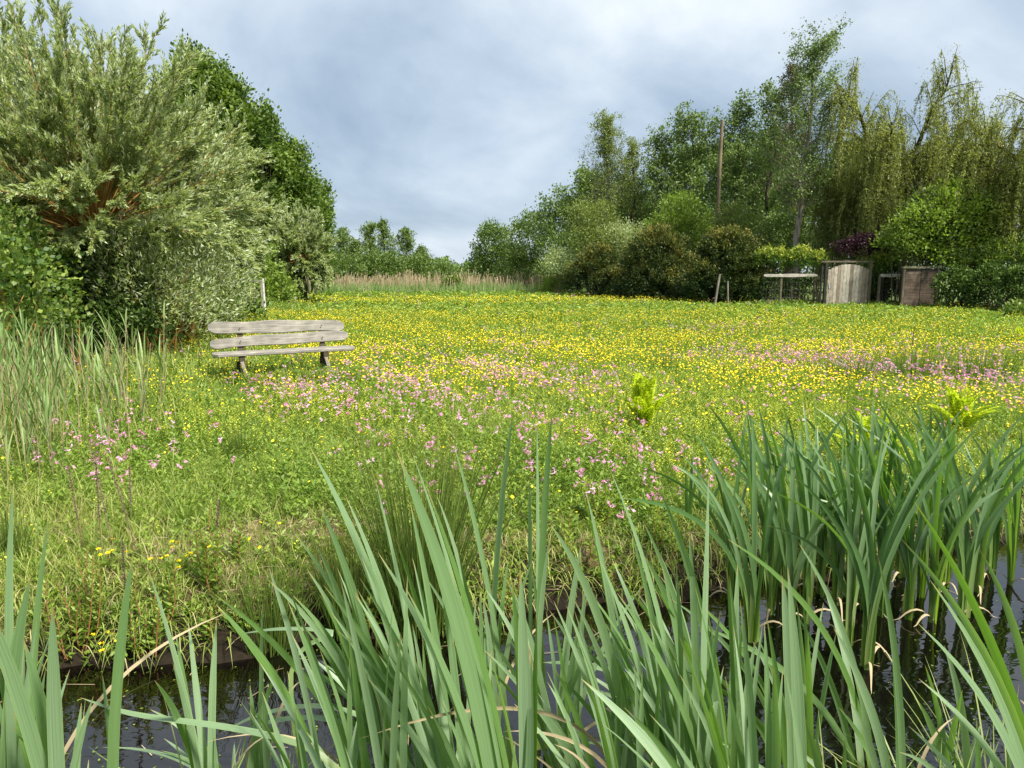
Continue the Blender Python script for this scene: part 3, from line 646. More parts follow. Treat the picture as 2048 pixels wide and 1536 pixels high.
# left reed patch: pale old stalks with fresh leaves
def reed_patch():
    mb = MB(); n = 360
    px = rng.random(n) * 420 - 90; py = 1010 - 300 * rng.random(n) ** .8 - .15 * px
    P0 = np.array([ground_at(a, b) for a, b in zip(px, py)]); P0[:, 2] = height(P0[:, 0], P0[:, 1])
    k = (P0[:, 1] > edge(P0[:, 0]) + .5) & (rng.random(n) < np.clip(1.25 - (px / 330), .1, 1)); P0 = P0[k]; n = len(P0)
    h = .55 + .5 * rng.random(n); ln = .12 * rng.normal(size=(n, 2)); t = np.linspace(0, 1, 5)[None, :, None]
    top = P0 + np.stack([ln[:, 0] * h, ln[:, 1] * h, h], -1)
    dead = rng.random(n) < .2
    P = P0[:, None] * (1 - t) + top[:, None] * t
    w = np.maximum(.0028, .0006 * P0[:, 1])
    tubes(mb, P, w[:, None] * np.array([1, 1, .9, .8, .5]), 4, np.where(dead, .7, .3), mat=0)
    live = np.where(~dead)[0]; m = 6; i = np.repeat(live, m); q = np.tile(np.linspace(.25, .95, m), len(live)) + .03 * rng.normal(size=len(i))
    b = P0[i] * (1 - q[:, None]) + top[i] * q[:, None]; a = rng.random(len(i)) * 6.28; l = .26 + .16 * rng.random(len(i))
    tt = np.linspace(0, 1, 5)[None, :, None]; d = np.stack([np.cos(a), np.sin(a), a * 0], -1)[:, None]
    Q = b[:, None] + d * l[:, None, None] * (.16 * tt + .22 * tt ** 2) + np.array([0, 0, 1.]) * l[:, None, None] * (1.1 * tt - .25 * tt ** 2)
    ribbons(mb, Q, np.stack([-np.sin(a), np.cos(a), a * 0], -1), np.maximum(.015, .0022 * b[:, 1:2]) * np.array([.6, 1, .9, .6, .05]), np.clip(.5 + .25 * rng.normal(size=len(i)), 0, 1), mat=1)
    return mb
tag(reed_patch().build('reed_bed', [M['straw'], M['reed']]), 'young reeds with pale dead stalks at the left edge of the meadow', 'reeds', kind='stuff')

# distant reed belt along the far edge of the meadow
def far_reeds():
    mb = MB(); n = 19000
    x = -17 + 22 * rng.random(n); y = 48 + 12 * rng.random(n); z = height(x, y)
    h = (.30 + .42 * rng.random(n)) * (1 + .7 * wob(x, y, .9)); a = rng.random(n) * 6.28; t = np.linspace(0, 1, 4)[None, :, None]
    dry = rng.random(n) < np.clip((y - 51) / 10, .04, .20); h[dry] += (.22 + .5 * rng.random(dry.sum())) * (.7 + .6 * rng.random(dry.sum())) + .3 * wob(x[dry], y[dry], .6)
    d = np.stack([np.cos(a), np.sin(a), a * 0], -1)[:, None]
    P = np.stack([x, y, z], -1)[:, None] + d * (.22 * h * rng.random(n))[:, None, None] * t ** 2 + np.array([0, 0, 1.]) * h[:, None, None] * t
    s = np.stack([np.ones(n), .3 * rng.normal(size=n), np.zeros(n)], -1); s = unit(s)
    g_ = ~dry
    ribbons(mb, P[g_], s[g_], .05 * (.6 + .6 * rng.random(g_.sum()))[:, None] * np.array([1, 1, .8, .1]), np.clip(.5 + .25 * rng.normal(size=g_.sum()), 0, 1), mat=1)
    ribbons(mb, P[dry], s[dry], .034 * np.ones((dry.sum(), 1)) * np.array([.6, .6, .7, 1.3]), rng.random(dry.sum()) * .8, mat=0)
    return mb
tag(far_reeds().build('far_reed_belt', [M['straw'], M['reed']]), 'belt of green and straw-coloured reeds at the far end of the meadow', 'reeds', kind='stuff')

# taller rank growth at the foot of the hedges
def rank():
    mb = MB(); n = 42000
    seg = [((-3.9, 6.3), (-5.2, 8.8)), ((-5.2, 8.8), (-6.0, 12)), ((-6.0, 12), (-7.6, 17)), ((-7.6, 17), (-9, 26)), ((-9, 26), (-14, 46)), ((4, 47), (9, 41)), ((9, 41), (12, 33)), ((12, 33), (17.5, 31)), ((17.5, 31), (21, 26)), ((21, 26), (23, 20))]
    k = rng.integers(0, len(seg), n); A = np.array([s[0] for s in seg])[k]; B = np.array([s[1] for s in seg])[k]; u = rng.random(n)[:, None]
    p = A * (1 - u) + B * u; p += rng.normal(size=(n, 2)) * np.where(k < 3, .8, .7)[:, None]
    x, y = p[:, 0], p[:, 1]; x = np.where(k < 4, x - .5 * rng.random(n), x)
    nb = 5200; bc = ground_at(565, 772, 0); x[:nb] = bc[0] + 1.25 * (2 * rng.random(nb) - 1); y[:nb] = bc[1] - .35 + .7 * rng.random(nb)
    h = (.16 + .34 * rng.random(n)) * np.where(k < 5, 1.1, .8) * (1 + .4 * wob(x, y, .9)); h[:nb] = .12 + .27 * rng.random(nb); a = rng.random(n) * 6.28; t = np.linspace(0, 1, 4)[None, :, None]
    d = np.stack([np.cos(a), np.sin(a), a * 0], -1)[:, None]
    P = np.stack([x, y, height(x, y)], -1)[:, None] + d * (h * (.1 + .6 * rng.random(n)))[:, None, None] * t ** 2 + np.array([0, 0, 1.]) * h[:, None, None] * (t - .2 * t ** 3)
    tt = np.clip(.4 + .25 * rng.normal(size=n), 0, .85); tt[rng.random(n) < .04] = 1
    ribbons(mb, P, np.stack([-np.sin(a), np.cos(a), a * 0], -1), np.maximum(.006, .0009 * y)[:, None] * np.array([.8, 1, .7, .08]), tt)
    m = 60000; i = rng.integers(0, n, m); pos = np.stack([x[i], y[i], height(x[i], y[i]) + h[i] * rng.random(m) * .8], -1) + rng.normal(size=(m, 3)) * [.06, .06, .02]
    sc = np.maximum(.05, .0042 * y[i]) * (.6 + .7 * rng.random(m))
    leaves(mb, pos, rng.normal(size=(m, 3)) + [0, 0, .5], sc, sc * .5, np.clip(.35 + .2 * rng.normal(size=m), 0, .75), mat=1)
    return mb
tag(rank().build('hedge_foot_growth', [M['grass'], M['herb']]), 'rank grass and nettles along the foot of the hedges', 'undergrowth', kind='stuff')

# ------------------------------------------------------------------ trees
def sample(P, i, q):
    """points at fraction q of path i"""
    K = P.shape[1]; f = np.clip(q, 0, .9999) * (K - 1); j = f.astype(int); r = (f - j)[:, None]
    return P[i, j] * (1 - r) + P[i, j + 1] * r, unit(P[i, j + 1] - P[i, j])
def perp_mix(T, k):
    r = rng.normal(size=T.shape); r -= (r * T).sum(-1, keepdims=True) * T
    return unit(T + unit(r) * k)
def curve(b, d, l, up, K=6, wig=.06):
    n = len(b); t = np.linspace(0, 1, K)[None, :, None]; l = l[:, None, None]
    P = b[:, None] + d[:, None] * l * t + np.array([0, 0, 1.]) * l * np.asarray(up).reshape(-1, 1, 1) * t ** 2
    w = np.cumsum(rng.normal(size=(n, K, 3)), 1) * wig * l / K; w -= w[:, :1]
    return P + w

def tree(name, label, cat, px, Y, top, Rc, tr, cb=.25, n1=40, n2=7, nl=22, leaf=(.11, .07), lm='alder', bm='bark', up=.25, elev=35, shape='oval', lean=0.0, cl=.16, group=None, drop=0.0, base_z=None, density=1.0, n3=0, seed=None, droop_leaf=0.0):
    """tapered trunk, two or three orders of boughs, leaves gathered round the twigs"""
    x = X(px, Y); z0 = float(height(x, Y)) - .05; H = Z(top, Y) - z0
    t = thing(name, label, cat, (x, Y, z0), group=group)
    K = 12; u = np.linspace(0, 1, K); w = np.cumsum(rng.normal(size=(K, 2)), 0) * H * .012; w -= w[0]
    T0 = np.stack([w[:, 0] + lean * H * u, w[:, 1], H * .98 * u], -1)[None]
    tm = MB(); tubes(tm, T0, (tr * (1 - u) ** .8 + .012) * (1 + .5 * np.exp(-u * 25)), 9, .5)
    q = np.sort(cb + (.985 - cb) * ((np.arange(n1) + rng.random(n1)) / n1)); b, T = sample(T0, np.zeros(n1, int), q)
    a = np.arange(n1) * 2.4 + .4 * rng.normal(size=n1); v = (q - cb) / (1 - cb)
    pr = {'oval': np.sqrt(np.clip(1 - (2 * v - .75) ** 2 / 1.6, .05, 1)), 'cone': 1.05 - .85 * v, 'top': .45 + .9 * v - .8 * v ** 3}[shape]
    l1 = Rc * pr * (.5 + .8 * rng.random(n1)); e = R(elev) + .25 * rng.normal(size=n1) + .5 * v
    d = np.stack([np.cos(a) * np.cos(e), np.sin(a) * np.cos(e), np.sin(e)], -1)
    B1 = curve(b, d, l1, up * np.ones(n1) - drop * v); tubes(tm, B1, (tr * .34 * (1 - .7 * q) * (l1 / l1.max()))[:, None] * np.linspace(1, .25, 6), 5, .5)
    i = np.repeat(np.arange(n1), n2); q2 = .25 + .75 * rng.random(n1 * n2); b, T = sample(B1, i, q2)
    d = perp_mix(T, .9); l2 = l1[i] * (.22 + .28 * rng.random(len(i))) * (1.25 - .5 * q2)
    B2 = curve(b, d, l2, .12 - drop, K=4); tubes(tm, B2, np.maximum(.006, tr * .05) * np.ones((len(i), 1)) * np.linspace(1, .4, 4), 3, .5)
    tips = B2
    if n3:
        i3 = np.repeat(np.arange(len(B2)), n3); b, T = sample(B2, i3, .3 + .7 * rng.random(len(i3)))
        B3 = curve(b, perp_mix(T, .9), l2[i3] * (.35 + .3 * rng.random(len(i3))), .05 - drop, K=3); tubes(tm, B3, .007 * np.ones((len(i3), 1)) * np.array([1, .8, .4]), 3, .5)
        tips = B3
    tm.build('trunk', M[bm], t)
    m = int(nl * density); i = np.repeat(np.arange(len(tips)), m); keep = rng.random(len(tips)) < .93; i = i[keep[i]]
    pos, T = sample(tips, i, .15 + .85 * rng.random(len(i))); pos = pos + rng.normal(size=pos.shape) * cl * np.array([1, 1, .7])
    ct = .18 * rng.normal(size=len(tips)); s = .7 + .6 * rng.random(len(i))
    ax = rng.normal(size=pos.shape) + T * .5 + [0, 0, -droop_leaf]
    cm = MB(); leaves(cm, pos, ax, leaf[0] * s, leaf[1] * s, np.clip(.5 + ct[i] + .16 * rng.normal(size=len(i)), 0, 1), flat=.25)
    cm.build('crown', M[lm], t)
    return t

def bush(name, label, cat, lobes, n=700, nl=16, leaf=(.10, .055), lm='ivy', bm='bark', cl=.10, up=.5, rough=.18, fill=.35, group=None, stems=6, tintv=.18, top_tint=0.0, flat=.3, spray=0.0):
    """lobes: (px, py, Y, half-width m, half-depth m, half-height m)"""
    Lb = [np.array([*at(a, b, c), rx, ry, rz]) for a, b, c, rx, ry, rz in lobes]
    x0, y0 = Lb[0][0], Lb[0][1]; z0 = float(height(x0, y0)); t = thing(name, label, cat, (x0, y0, z0), group=group)
    area = np.array([l[3] * l[5] + l[3] * l[4] for l in Lb]); cnt = np.maximum(8, n * area / area.sum()).astype(int)
    cm = MB(); org = np.array([x0, y0, z0])
    for l, c in zip(Lb, cnt):
        d = unit(rng.normal(size=(c, 3)))
        d[:, 2] = np.where(d[:, 2] < -.6, -d[:, 2], d[:, 2])
        bump = np.sin(d[:, 0] * 5 + l[0]) * np.cos(d[:, 2] * 6 + l[1]) + .6 * np.sin(d[:, 1] * 9 + d[:, 0] * 7 + l[2] * 3) + .4 * np.sin(d[:, 2] * 17 + d[:, 0] * 13)
        r = (1 + rough * bump * .55) * np.where(rng.random(c) < fill, .35 + .5 * rng.random(c), .86 + .16 * rng.random(c))
        c0 = l[:3] + d * l[3:] * r[:, None]
        c0[:, 2] = np.maximum(c0[:, 2], height(c0[:, 0], c0[:, 1]) + .03 + .1 * rng.random(c))
        ct = tintv * rng.normal(size=c)
        i = np.repeat(np.arange(c), nl); out_ = unit(d + [0, 0, up])
        s0 = rng.random(len(i))
        pos = c0[i] + rng.normal(size=(len(i), 3)) * cl + out_[i] * (spray * s0)[:, None]
        pos[:, 2] = np.maximum(pos[:, 2], height(pos[:, 0], pos[:, 1]) + .01)
        ax = out_[i] * 1.1 + rng.normal(size=(len(i), 3)) * .75
        s = .65 + .7 * rng.random(len(i))
        leaves(cm, pos - org, ax, leaf[0] * s, leaf[1] * s, np.clip(.42 + ct[i] + .14 * rng.normal(size=len(i)) + top_tint * d[i, 2] * (r[i] > .8), 0, 1), flat=flat)  # leaf tint rises towards the top of each lobe's outer shell
    sm = MB()
    for l in Lb:
        k = stems; gx = l[0] + .25 * l[3] * rng.normal(size=k); gy = l[1] + .25 * l[4] * rng.normal(size=k)
        b = np.stack([gx, gy, height(gx, gy) - .05], -1); e = l[:3] + unit(rng.normal(size=(k, 3)) + [0, 0, .8]) * l[3:] * .85
        u = np.linspace(0, 1, 6)[None, :, None]; c = (b + e) / 2 + [0, 0, .15 * l[5]]
        P = b[:, None] * (1 - u) ** 2 + 2 * c[:, None] * u * (1 - u) + e[:, None] * u ** 2
        tubes(sm, P - org, np.linspace(.035, .008, 6)[None] * np.ones((k, 1)) * (.6 + l[5] * .3), 5, .5)
    sm.build('stems', M[bm], t); cm.build('foliage', M[lm], t)
    return t

def pollard(label, px, Y, head_py, top, Rc, n, leaves_n, tr=.34, leaf=(.085, .019), lean=0.0, group='pollard willows along the left side', low=-.25, cap=99):
    x = X(px, Y); z0 = float(height(x, Y)) - .05; hz = Z(head_py, Y) - z0; H = Z(top, Y) - z0 - hz
    t = thing('willow_tree', label, 'tree', (x, Y, z0), group=group)
    tm = MB(); u = np.linspace(0, 1, 9)
    tubes(tm, np.stack([.12 * np.sin(u * 4), .05 * np.cos(u * 3), hz * u], -1), tr * (1 + .45 * np.exp(-u * 6) + .35 * np.exp(-((u - 1) / .12) ** 2)), 12, .5)
    tm.build('trunk', M['bark'], t)
    hd = np.array([0, 0, hz])
    # shoots fan out of the head: upright ones longest, low ones shorter and drooping
    a = rng.random(n) * 6.28; s_el = low + (1 - low) * rng.random(n) ** 1.1; ce = np.sqrt(np.clip(1 - s_el ** 2, 0, 1))
    d = np.stack([np.cos(a) * ce + lean, np.sin(a) * ce, s_el], -1); d = unit(d)
    ln = 1 / np.sqrt((d[:, 0] ** 2 + d[:, 1] ** 2) / Rc ** 2 + d[:, 2] ** 2 / H ** 2) * (.62 + .36 * rng.random(n) ** .8) * np.where(s_el < .15, .80, 1)
    b = hd + d * tr * .9
    dr = np.where(s_el < .25, -.22, .04)
    B1 = curve(b, unit(d + [0, 0, .22]), ln, dr, K=9, wig=.07)
    sh = MB(); tubes(sh, B1, (.010 + .0045 * ln)[:, None] * np.linspace(1, .2, 9), 4, .5)
    k = 9; i = np.repeat(np.arange(n), k); q = .30 + .69 * rng.random(n * k); bb, T = sample(B1, i, q)
    l2 = ln[i] * (.10 + .20 * rng.random(len(i))) * (1.3 - .7 * q)
    B2 = curve(bb, perp_mix(T, .36), l2, .06, K=4); tubes(sh, B2, .0055 * np.ones((len(i), 1)) * np.linspace(1, .35, 4), 3, .5)
    k = 3; i3 = np.repeat(np.arange(len(B2)), k); bb, T = sample(B2, i3, .15 + .8 * rng.random(len(i3)))
    B3 = curve(bb, perp_mix(T, .42), l2[i3] * (.3 + .4 * rng.random(len(i3))), 0, K=3)
    sh.build('shoots', M['willow_bark'], t)
    lf = MB()
    for B, frac, q0 in ((B1, .14, .35), (B2, .40, .1), (B3, .46, .0)):
        m = int(leaves_n * frac)
        lens = np.linalg.norm(B[:, -1] - B[:, 0], axis=1); i = rng.choice(len(B), m, p=lens / lens.sum())
        pos, T = sample(B, i, q0 + (1 - q0) * rng.random(m))
        ax = perp_mix(T, .5); sc = .7 + .6 * rng.random(m); ct = .15 * rng.normal(size=len(B))
        leaves(lf, pos + .008 * rng.normal(size=pos.shape), ax, leaf[0] * sc, leaf[1] * sc, np.clip(.5 + ct[i] + .15 * rng.normal(size=m), 0, 1), flat=.15)
    lf.build('crown', M['willow'], t)
    return t

def weeping(label, px, Y, top, fork_py, Rc, tr, ns, lean=0.0, leaf=(.13, .034), side=None, hang=(2.2, 5.0), limbs=14):
    x = X(px, Y); z0 = float(height(x, Y)) - .05; H = Z(top, Y) - z0; fz = Z(fork_py, Y) - z0
    t = thing('weeping_willow', label, 'tree', (x, Y, z0), group='weeping willows beyond the gardens')
    tm = MB(); u = np.linspace(0, 1, 10); T0 = np.stack([lean * fz * u, .1 * np.sin(u * 4), fz * u], -1)
    tubes(tm, T0, tr * (1.35 - .5 * u), 11, .5)
    a = np.arange(limbs) * 2.4 + .3 * rng.normal(size=limbs); 
    e = R(48) + .35 * rng.normal(size=limbs); d = np.stack([np.cos(a) * np.cos(e), np.sin(a) * np.cos(e), np.sin(e)], -1)
    if side is not None: d[:len(side)] = unit(np.array(side, float))
    ln = (H - fz) / np.maximum(d[:, 2], .45) * (.75 + .2 * rng.random(limbs)); ln = np.minimum(ln, 1.15 * Rc / np.maximum(.25, np.sqrt(d[:, 0] ** 2 + d[:, 1] ** 2)))
    if side is not None: ln[:2] = np.minimum(ln[:2] * 1.6, 5.2)
    B1 = curve(np.repeat(T0[-1:], limbs, 0), d, ln, -.10 * np.ones(limbs), K=8, wig=.25)
    k = 18; i = np.repeat(np.arange(limbs), k); b, T = sample(B1, i, .25 + .7 * rng.random(len(i))); l2 = ln[i] * (.12 + .34 * rng.random(len(i)))
    B2 = curve(b, unit(perp_mix(T, .9) + [0, 0, .25]), l2, -.28, K=6)
    ms = (H - fz) / max(H - fz, B2[..., 2].max() - fz)
    for B in (B1, B2): B[..., 2] = fz + (B[..., 2] - fz) * ms
    tubes(tm, B1, (tr * .42) * np.ones((limbs, 1)) * np.linspace(1, .2, 8), 6, .5); tubes(tm, B2, .028 * np.ones((len(B2), 1)) * np.linspace(1, .3, 6), 4, .5)
    i = rng.integers(0, len(B2), ns); b, T = sample(B2, i, .25 + .75 * rng.random(ns)); n = ns
    floor = b[:, 2] - .9; L_ = np.minimum(floor, (.6 + (hang[1] - .6) * rng.random(n) ** 1.7)); L_ = np.maximum(L_, .4)
    tt = np.linspace(0, 1, 9)[None, :, None]; o_ = unit(T * [1, 1, 0] + 1e-4)
    P = b[:, None] + o_[:, None] * (.45 * (1 - np.exp(-3 * tt))) * (.4 + rng.random(n))[:, None, None] - np.array([0, 0, 1.]) * (L_[:, None, None] * tt ** 1.15 - .12 * np.sin(np.minimum(tt * 6, 3.14)))
    P += (.28 * rng.normal(size=(n, 1, 3)) * [1, 1, .2]) * tt
    P[..., 0] += .14 * np.sin(tt[..., 0] * 3 + rng.random(n)[:, None] * 6) * tt[..., 0]
    tubes(tm, P, .006 * np.ones((n, 9)), 3, .5)
    tm.build('trunk', M['bark'], t)
    ct = .17 * rng.normal(size=len(B2))
    m = (L_ / .034).astype(int); j = np.repeat(np.arange(n), m); pos, T = sample(P, j, rng.random(len(j)))
    lf = MB(); s = .7 + .6 * rng.random(len(j))
    leaves(lf, pos + .03 * rng.normal(size=pos.shape), rng.normal(size=pos.shape) * [.6, .6, .4] + [0, 0, -.8], leaf[0] * s, leaf[1] * s, np.clip(.48 + ct[i[j]] + .15 * rng.normal(size=len(j)), 0, 1))
    m2 = 60 * len(B2); k2 = rng.integers(0, len(B2), m2); pos, T = sample(B2, k2, rng.random(m2)); s = .7 + .6 * rng.random(m2)
    leaves(lf, pos + rng.normal(size=pos.shape) * [.16, .16, .13], rng.normal(size=pos.shape) + [0, 0, -.5], leaf[0] * .8 * s, leaf[1] * s, np.clip(.5 + ct[k2] + .15 * rng.normal(size=m2), 0, 1))
    m3 = 260 * limbs; k3 = rng.integers(0, limbs, m3); pos, T = sample(B1, k3, .55 + .45 * rng.random(m3)); s = .7 + .6 * rng.random(m3)
    leaves(lf, pos + rng.normal(size=pos.shape) * [.22, .22, .16], rng.normal(size=pos.shape) + [0, 0, -.3], leaf[0] * .8 * s, leaf[1] * s, np.clip(.5 + .2 * rng.normal(size=m3), 0, 1))
    lf.build('crown', M['weeping'], t)
    return t

# left side: pollard willows
pollard('nearest and largest pollard willow with fanning orange shoots at the left edge', 195, 12.5, 470, 40, 2.95, 240, 260000, leaf=(.080, .020), low=-.12)
pollard('second pollard willow, directly right of and behind the largest one', 330, 16.5, 500, 225, 2.4, 210, 170000, leaf=(.092, .024), low=-.2)
pollard('third pollard willow, behind the bench and left of the white post', 418, 21, 500, 275, 1.75, 170, 105000, leaf=(.11, .030), low=-.35, tr=.3)
pollard('pale pollard willow behind the left half of the largest one', 20, 16, 450, 40, 4.2, 160, 120000, leaf=(.10, .026), low=-.3)
pollard('distant round grey-green willow beyond the white post', 597, 34, 525, 402, 1.75, 230, 120000, leaf=(.13, .038), low=-.75, tr=.25)
bush('sallow_bush', 'dense silvery willow regrowth reaching the ground behind the bench', 'shrub', [(295, 575, 12.2, .95, .7, 1.15), (345, 590, 13.6, 1.1, .8, 1.0), (385, 575, 15.5, 1.05, .9, 1.1), (435, 560, 18.5, .85, .8, 1.1)], 1900, 22, (.085, .022), 'willow', 'willow_bark', cl=.12, up=.9, rough=.25, stems=16, flat=.1)
# big dark trees behind the willows
def big(label, lobes, n, leaf=(.18, .12), lm='oak', nl=34, cl=.22):
    return bush('broadleaf_tree', label, 'tree', lobes, n=n, nl=nl, leaf=leaf, lm=lm, cl=cl, rough=.35, fill=.4, stems=7, tintv=.24, group='large dark trees behind the willows')
big('tallest dark broadleaf tree rising behind the pollard willows', [(400, 190, 38, 1.3, 1.6, 2.0), (440, 250, 38, 1.9, 2.0, 2.0), (380, 300, 38, 2, 2.2, 2.4), (500, 290, 38, 1.6, 1.8, 1.7), (450, 400, 38, 2.6, 2.4, 3.2), (390, 150, 38, .8, .9, .9), (460, 185, 38, .7, .8, .8)], 1500)
big('rounded dark broadleaf tree right of the tallest one', [(560, 350, 41, 1.6, 1.8, 1.9), (520, 420, 41, 2.3, 2.2, 3.0), (590, 420, 41, 1.5, 1.6, 2.4)], 950)
big('lowest dark broadleaf tree at the end of the willow row', [(620, 420, 44, 1.15, 1.5, 1.5), (605, 480, 44, 1.6, 1.7, 2.0)], 500)
# left edge shrubs
bush('bramble_shrub', 'yellow-green bramble and hop thicket at the left edge', 'shrub', [(-40, 590, 8.8, .9, .8, .75), (30, 560, 10.2, .8, .8, .7), (-50, 500, 10, .8, .9, .7), (90, 650, 10.2, .6, .6, .35)], 620, 12, (.072, .05), 'bramble', 'willow_bark', cl=.08, tintv=.25)
bush('ivy_shrub', 'dark ivy shrub around the foot of the largest willow', 'shrub', [(185, 590, 12.0, .75, .7, 1.0), (250, 650, 11.8, .7, .5, .35), (110, 600, 11.9, .8, .6, .7)], 480, 16, (.075, .055), 'ivy', cl=.10)
bush('hedge_shrub', 'green thicket under the third willow behind the bench', 'shrub', [(340, 610, 14.5, 1.2, .8, .6), (415, 600, 17.5, .8, .7, .6), (400, 570, 18, .9, .8, .7)], 620, 14, (.085, .045), 'bramble', cl=.10)
bush('hedge_shrub', 'light green shrub around the grey frame and white post', 'shrub', [(540, 585, 31, 1.0, 1.0, .75), (500, 540, 31, 1.3, 1.0, 1.1), (570, 600, 32, .6, .8, .5), (450, 560, 30, 1.2, 1, 1.1)], 650, 14, (.13, .08), 'bright', cl=.13)
bush('hedge_shrub', 'dark broad-leaved docks at the hedge foot left of the bench back', 'shrub', [(480, 632, 21, .7, .4, .3), (440, 640, 20, .6, .4, .25)], 130, 10, (.22, .08), 'oak', cl=.10, up=1.2)

# far alders seen across the meadow
G2 = 'slender trees at the far end of the meadow'
for px, top, rc, Y, lab in ((690, 462, 1.5, 66, 'leftmost slender tree at the far end of the meadow, pale and airy'), (745, 452, 1.5, 68, 'upright far tree with paired tops left of the tallest pair'), (778, 446, 1.4, 70, 'tallest far tree standing at the end of the meadow'),
                            (815, 462, 1.4, 68, 'pointed far tree right of the tallest one'), (843, 500, 1.2, 70, 'low far tree where the row drops towards the gap'), (715, 490, 1.4, 64, 'short bushy far tree between the airy tree and the paired one')):
    tree('alder_tree', lab, 'tree', px, Y, top, rc * 1.5, .10, cb=.08, n1=64, n2=7, nl=12, leaf=(.15, .10), lm='alder', shape='cone', elev=34, cl=.13, group=G2)
bush('scrub_thicket', 'low dark scrub below the far slender trees', 'shrub', [(680, 545, 62, 2.2, 1.5, 1.2), (760, 540, 64, 2.6, 1.5, 1.4), (830, 545, 66, 1.8, 1.5, 1.3), (880, 550, 72, 2, 1.5, 1.1)], 700, 14, (.22, .13), 'alder', cl=.25)
# far wood as one mass behind everything
def far_wood():
    mb = MB(); n = 52000
    x = -75 + 190 * rng.random(n); y = 120 + 12 * rng.random(n); top = 3.4 + .9 * wob(x, y * 0, .25) + .7 * wob(x, y * 0, .9, 2) + np.clip((x - 12) / 6, 0, 5) + np.clip((-x - 22) / 5, 0, 4)
    z = top * rng.random(n) ** .6
    leaves(mb, np.stack([x, y, z], -1), rng.normal(size=(n, 3)) + [0, 0, .4], .5 * (.6 + .6 * rng.random(n)), .34, np.clip(.45 + .2 * wob(x, z, .8) + .15 * rng.normal(size=n), 0, 1))
    return mb
tag(far_wood().build('far_wood', M['alder']), 'low distant wood on the horizon closing the gap', 'wood', kind='stuff')

# far right-hand scrub behind the reeds
G3 = 'bushy trees on the right of the far gap'
def mass(label, lobes, n, lm='alder', leaf=(.17, .10), nl=16, cl=.2, **k):
    return bush('bushy_tree', label, 'tree', lobes, n=n, nl=nl, leaf=leaf, lm=lm, cl=cl, rough=.32, fill=.35, stems=5, group=G3, **k)
mass('drooping bushy tree at the right side of the far gap', [(985, 495, 62, 1.7, 1.6, 1.9), (1010, 530, 62, 2.2, 1.6, 1.6), (958, 535, 63, .8, 1, 1.0)], 620, leaf=(.2, .11))
mass('darker bushy tree right of the drooping one by the gap', [(1060, 485, 57, 2.1, 1.8, 1.9), (1050, 540, 57, 2.3, 1.6, 1.6)], 620)
mass('bushy tree with uneven top below the birch', [(1120, 465, 52, 2.1, 1.8, 2.1), (1140, 520, 50, 2.0, 1.6, 1.8), (1150, 425, 52, 1.2, 1.2, 1.0)], 700)
mass('soft yellow-green sallow left of the dark yews', [(1180, 445, 46, 1.6, 1.4, 1.3), (1200, 500, 45, 1.7, 1.4, 1.4)], 520, 'birch', (.13, .06))
mass('silvery grey-green shrub tops between the sallow and the bright shrub', [(1245, 480, 44, 1.1, 1.0, .9), (1120, 530, 46, 1.0, 1, .9)], 300, 'willow', (.13, .05))
bush('young_willow', 'small bright green bush at the far edge, left of the dark yews', 'shrub', [(1108, 575, 47, .95, .7, .65)], 170, 12, (.15, .05), 'bright', cl=.10, up=1.6)
bush('young_willow', 'small round green bush standing in the reeds', 'shrub', [(905, 572, 51, .75, .6, .55)], 130, 12, (.15, .06), 'bramble', cl=.10, up=1.4)

# right-hand wood: birch, alders, tall thin trees, snag
tree('birch_tree', 'pale fine-leaved birch, first tall tree right of the far gap', 'tree', 1200, 50, 255, 2.7, .16, cb=.15, n1=66, n2=8, nl=19, leaf=(.10, .07), lm='birch', bm='bark_pale', shape='oval', elev=42, cl=.13, group='tall trees of the right-hand wood', n3=2, drop=.10)
G4 = 'tall trees of the right-hand wood'
tree('alder_tree', 'thin airy tree just right of the birch', 'tree', 1262, 49, 290, 1.9, .12, cb=.2, n1=44, n2=7, nl=20, leaf=(.11, .07), lm='birch', elev=40, cl=.13, group=G4, lean=.03)
tree('alder_tree', 'dark open-branched tree left of the broken trunk', 'tree', 1318, 48, 275, 2.4, .14, cb=.2, n1=50, n2=8, nl=22, leaf=(.13, .10), lm='alder', elev=32, cl=.15, group=G4, lean=-.02)
tree('alder_tree', 'leafy dark alder immediately behind the left side of the broken trunk', 'tree', 1385, 47, 240, 2.7, .17, cb=.2, n1=48, n2=8, nl=24, leaf=(.14, .11), lm='alder', elev=25, cl=.16, group=G4)
tree('alder_tree', 'leafy dark alder immediately right of the broken trunk', 'tree', 1470, 46, 228, 2.7, .17, cb=.2, n1=50, n2=8, nl=24, leaf=(.14, .11), lm='alder', elev=25, cl=.16, group=G4)
tree('alder_tree', 'dark alder with uneven top between the broken trunk and the brownish tree', 'tree', 1515, 45, 195, 2.2, .16, cb=.2, n1=48, n2=8, nl=20, leaf=(.14, .11), lm='alder', elev=30, cl=.15, group=G4)
tree('thin_tree', 'brownish sparse tree with bare twigs reaching above the alders', 'tree', 1572, 42, 122, 2.0, .15, cb=.28, n1=50, n2=8, nl=18, leaf=(.12, .08), lm='brown', elev=38, cl=.12, group=G4, lean=-.01)
tree('tall_tree', 'tall pale-trunked tree, highest of the wood, left of the weeping willow', 'tree', 1600, 37, 88, 2.3, .17, cb=.32, n1=66, n2=9, nl=24, leaf=(.10, .075), lm='alder', bm='bark_pale', elev=30, cl=.16, group=G4, lean=.012)
tree('alder_tree', 'slim alder between the brownish tree and the tall pale trunk', 'tree', 1600, 50, 330, 1.8, .12, cb=.15, n1=40, n2=7, nl=22, leaf=(.14, .1), lm='alder', elev=30, cl=.16, group=G4)
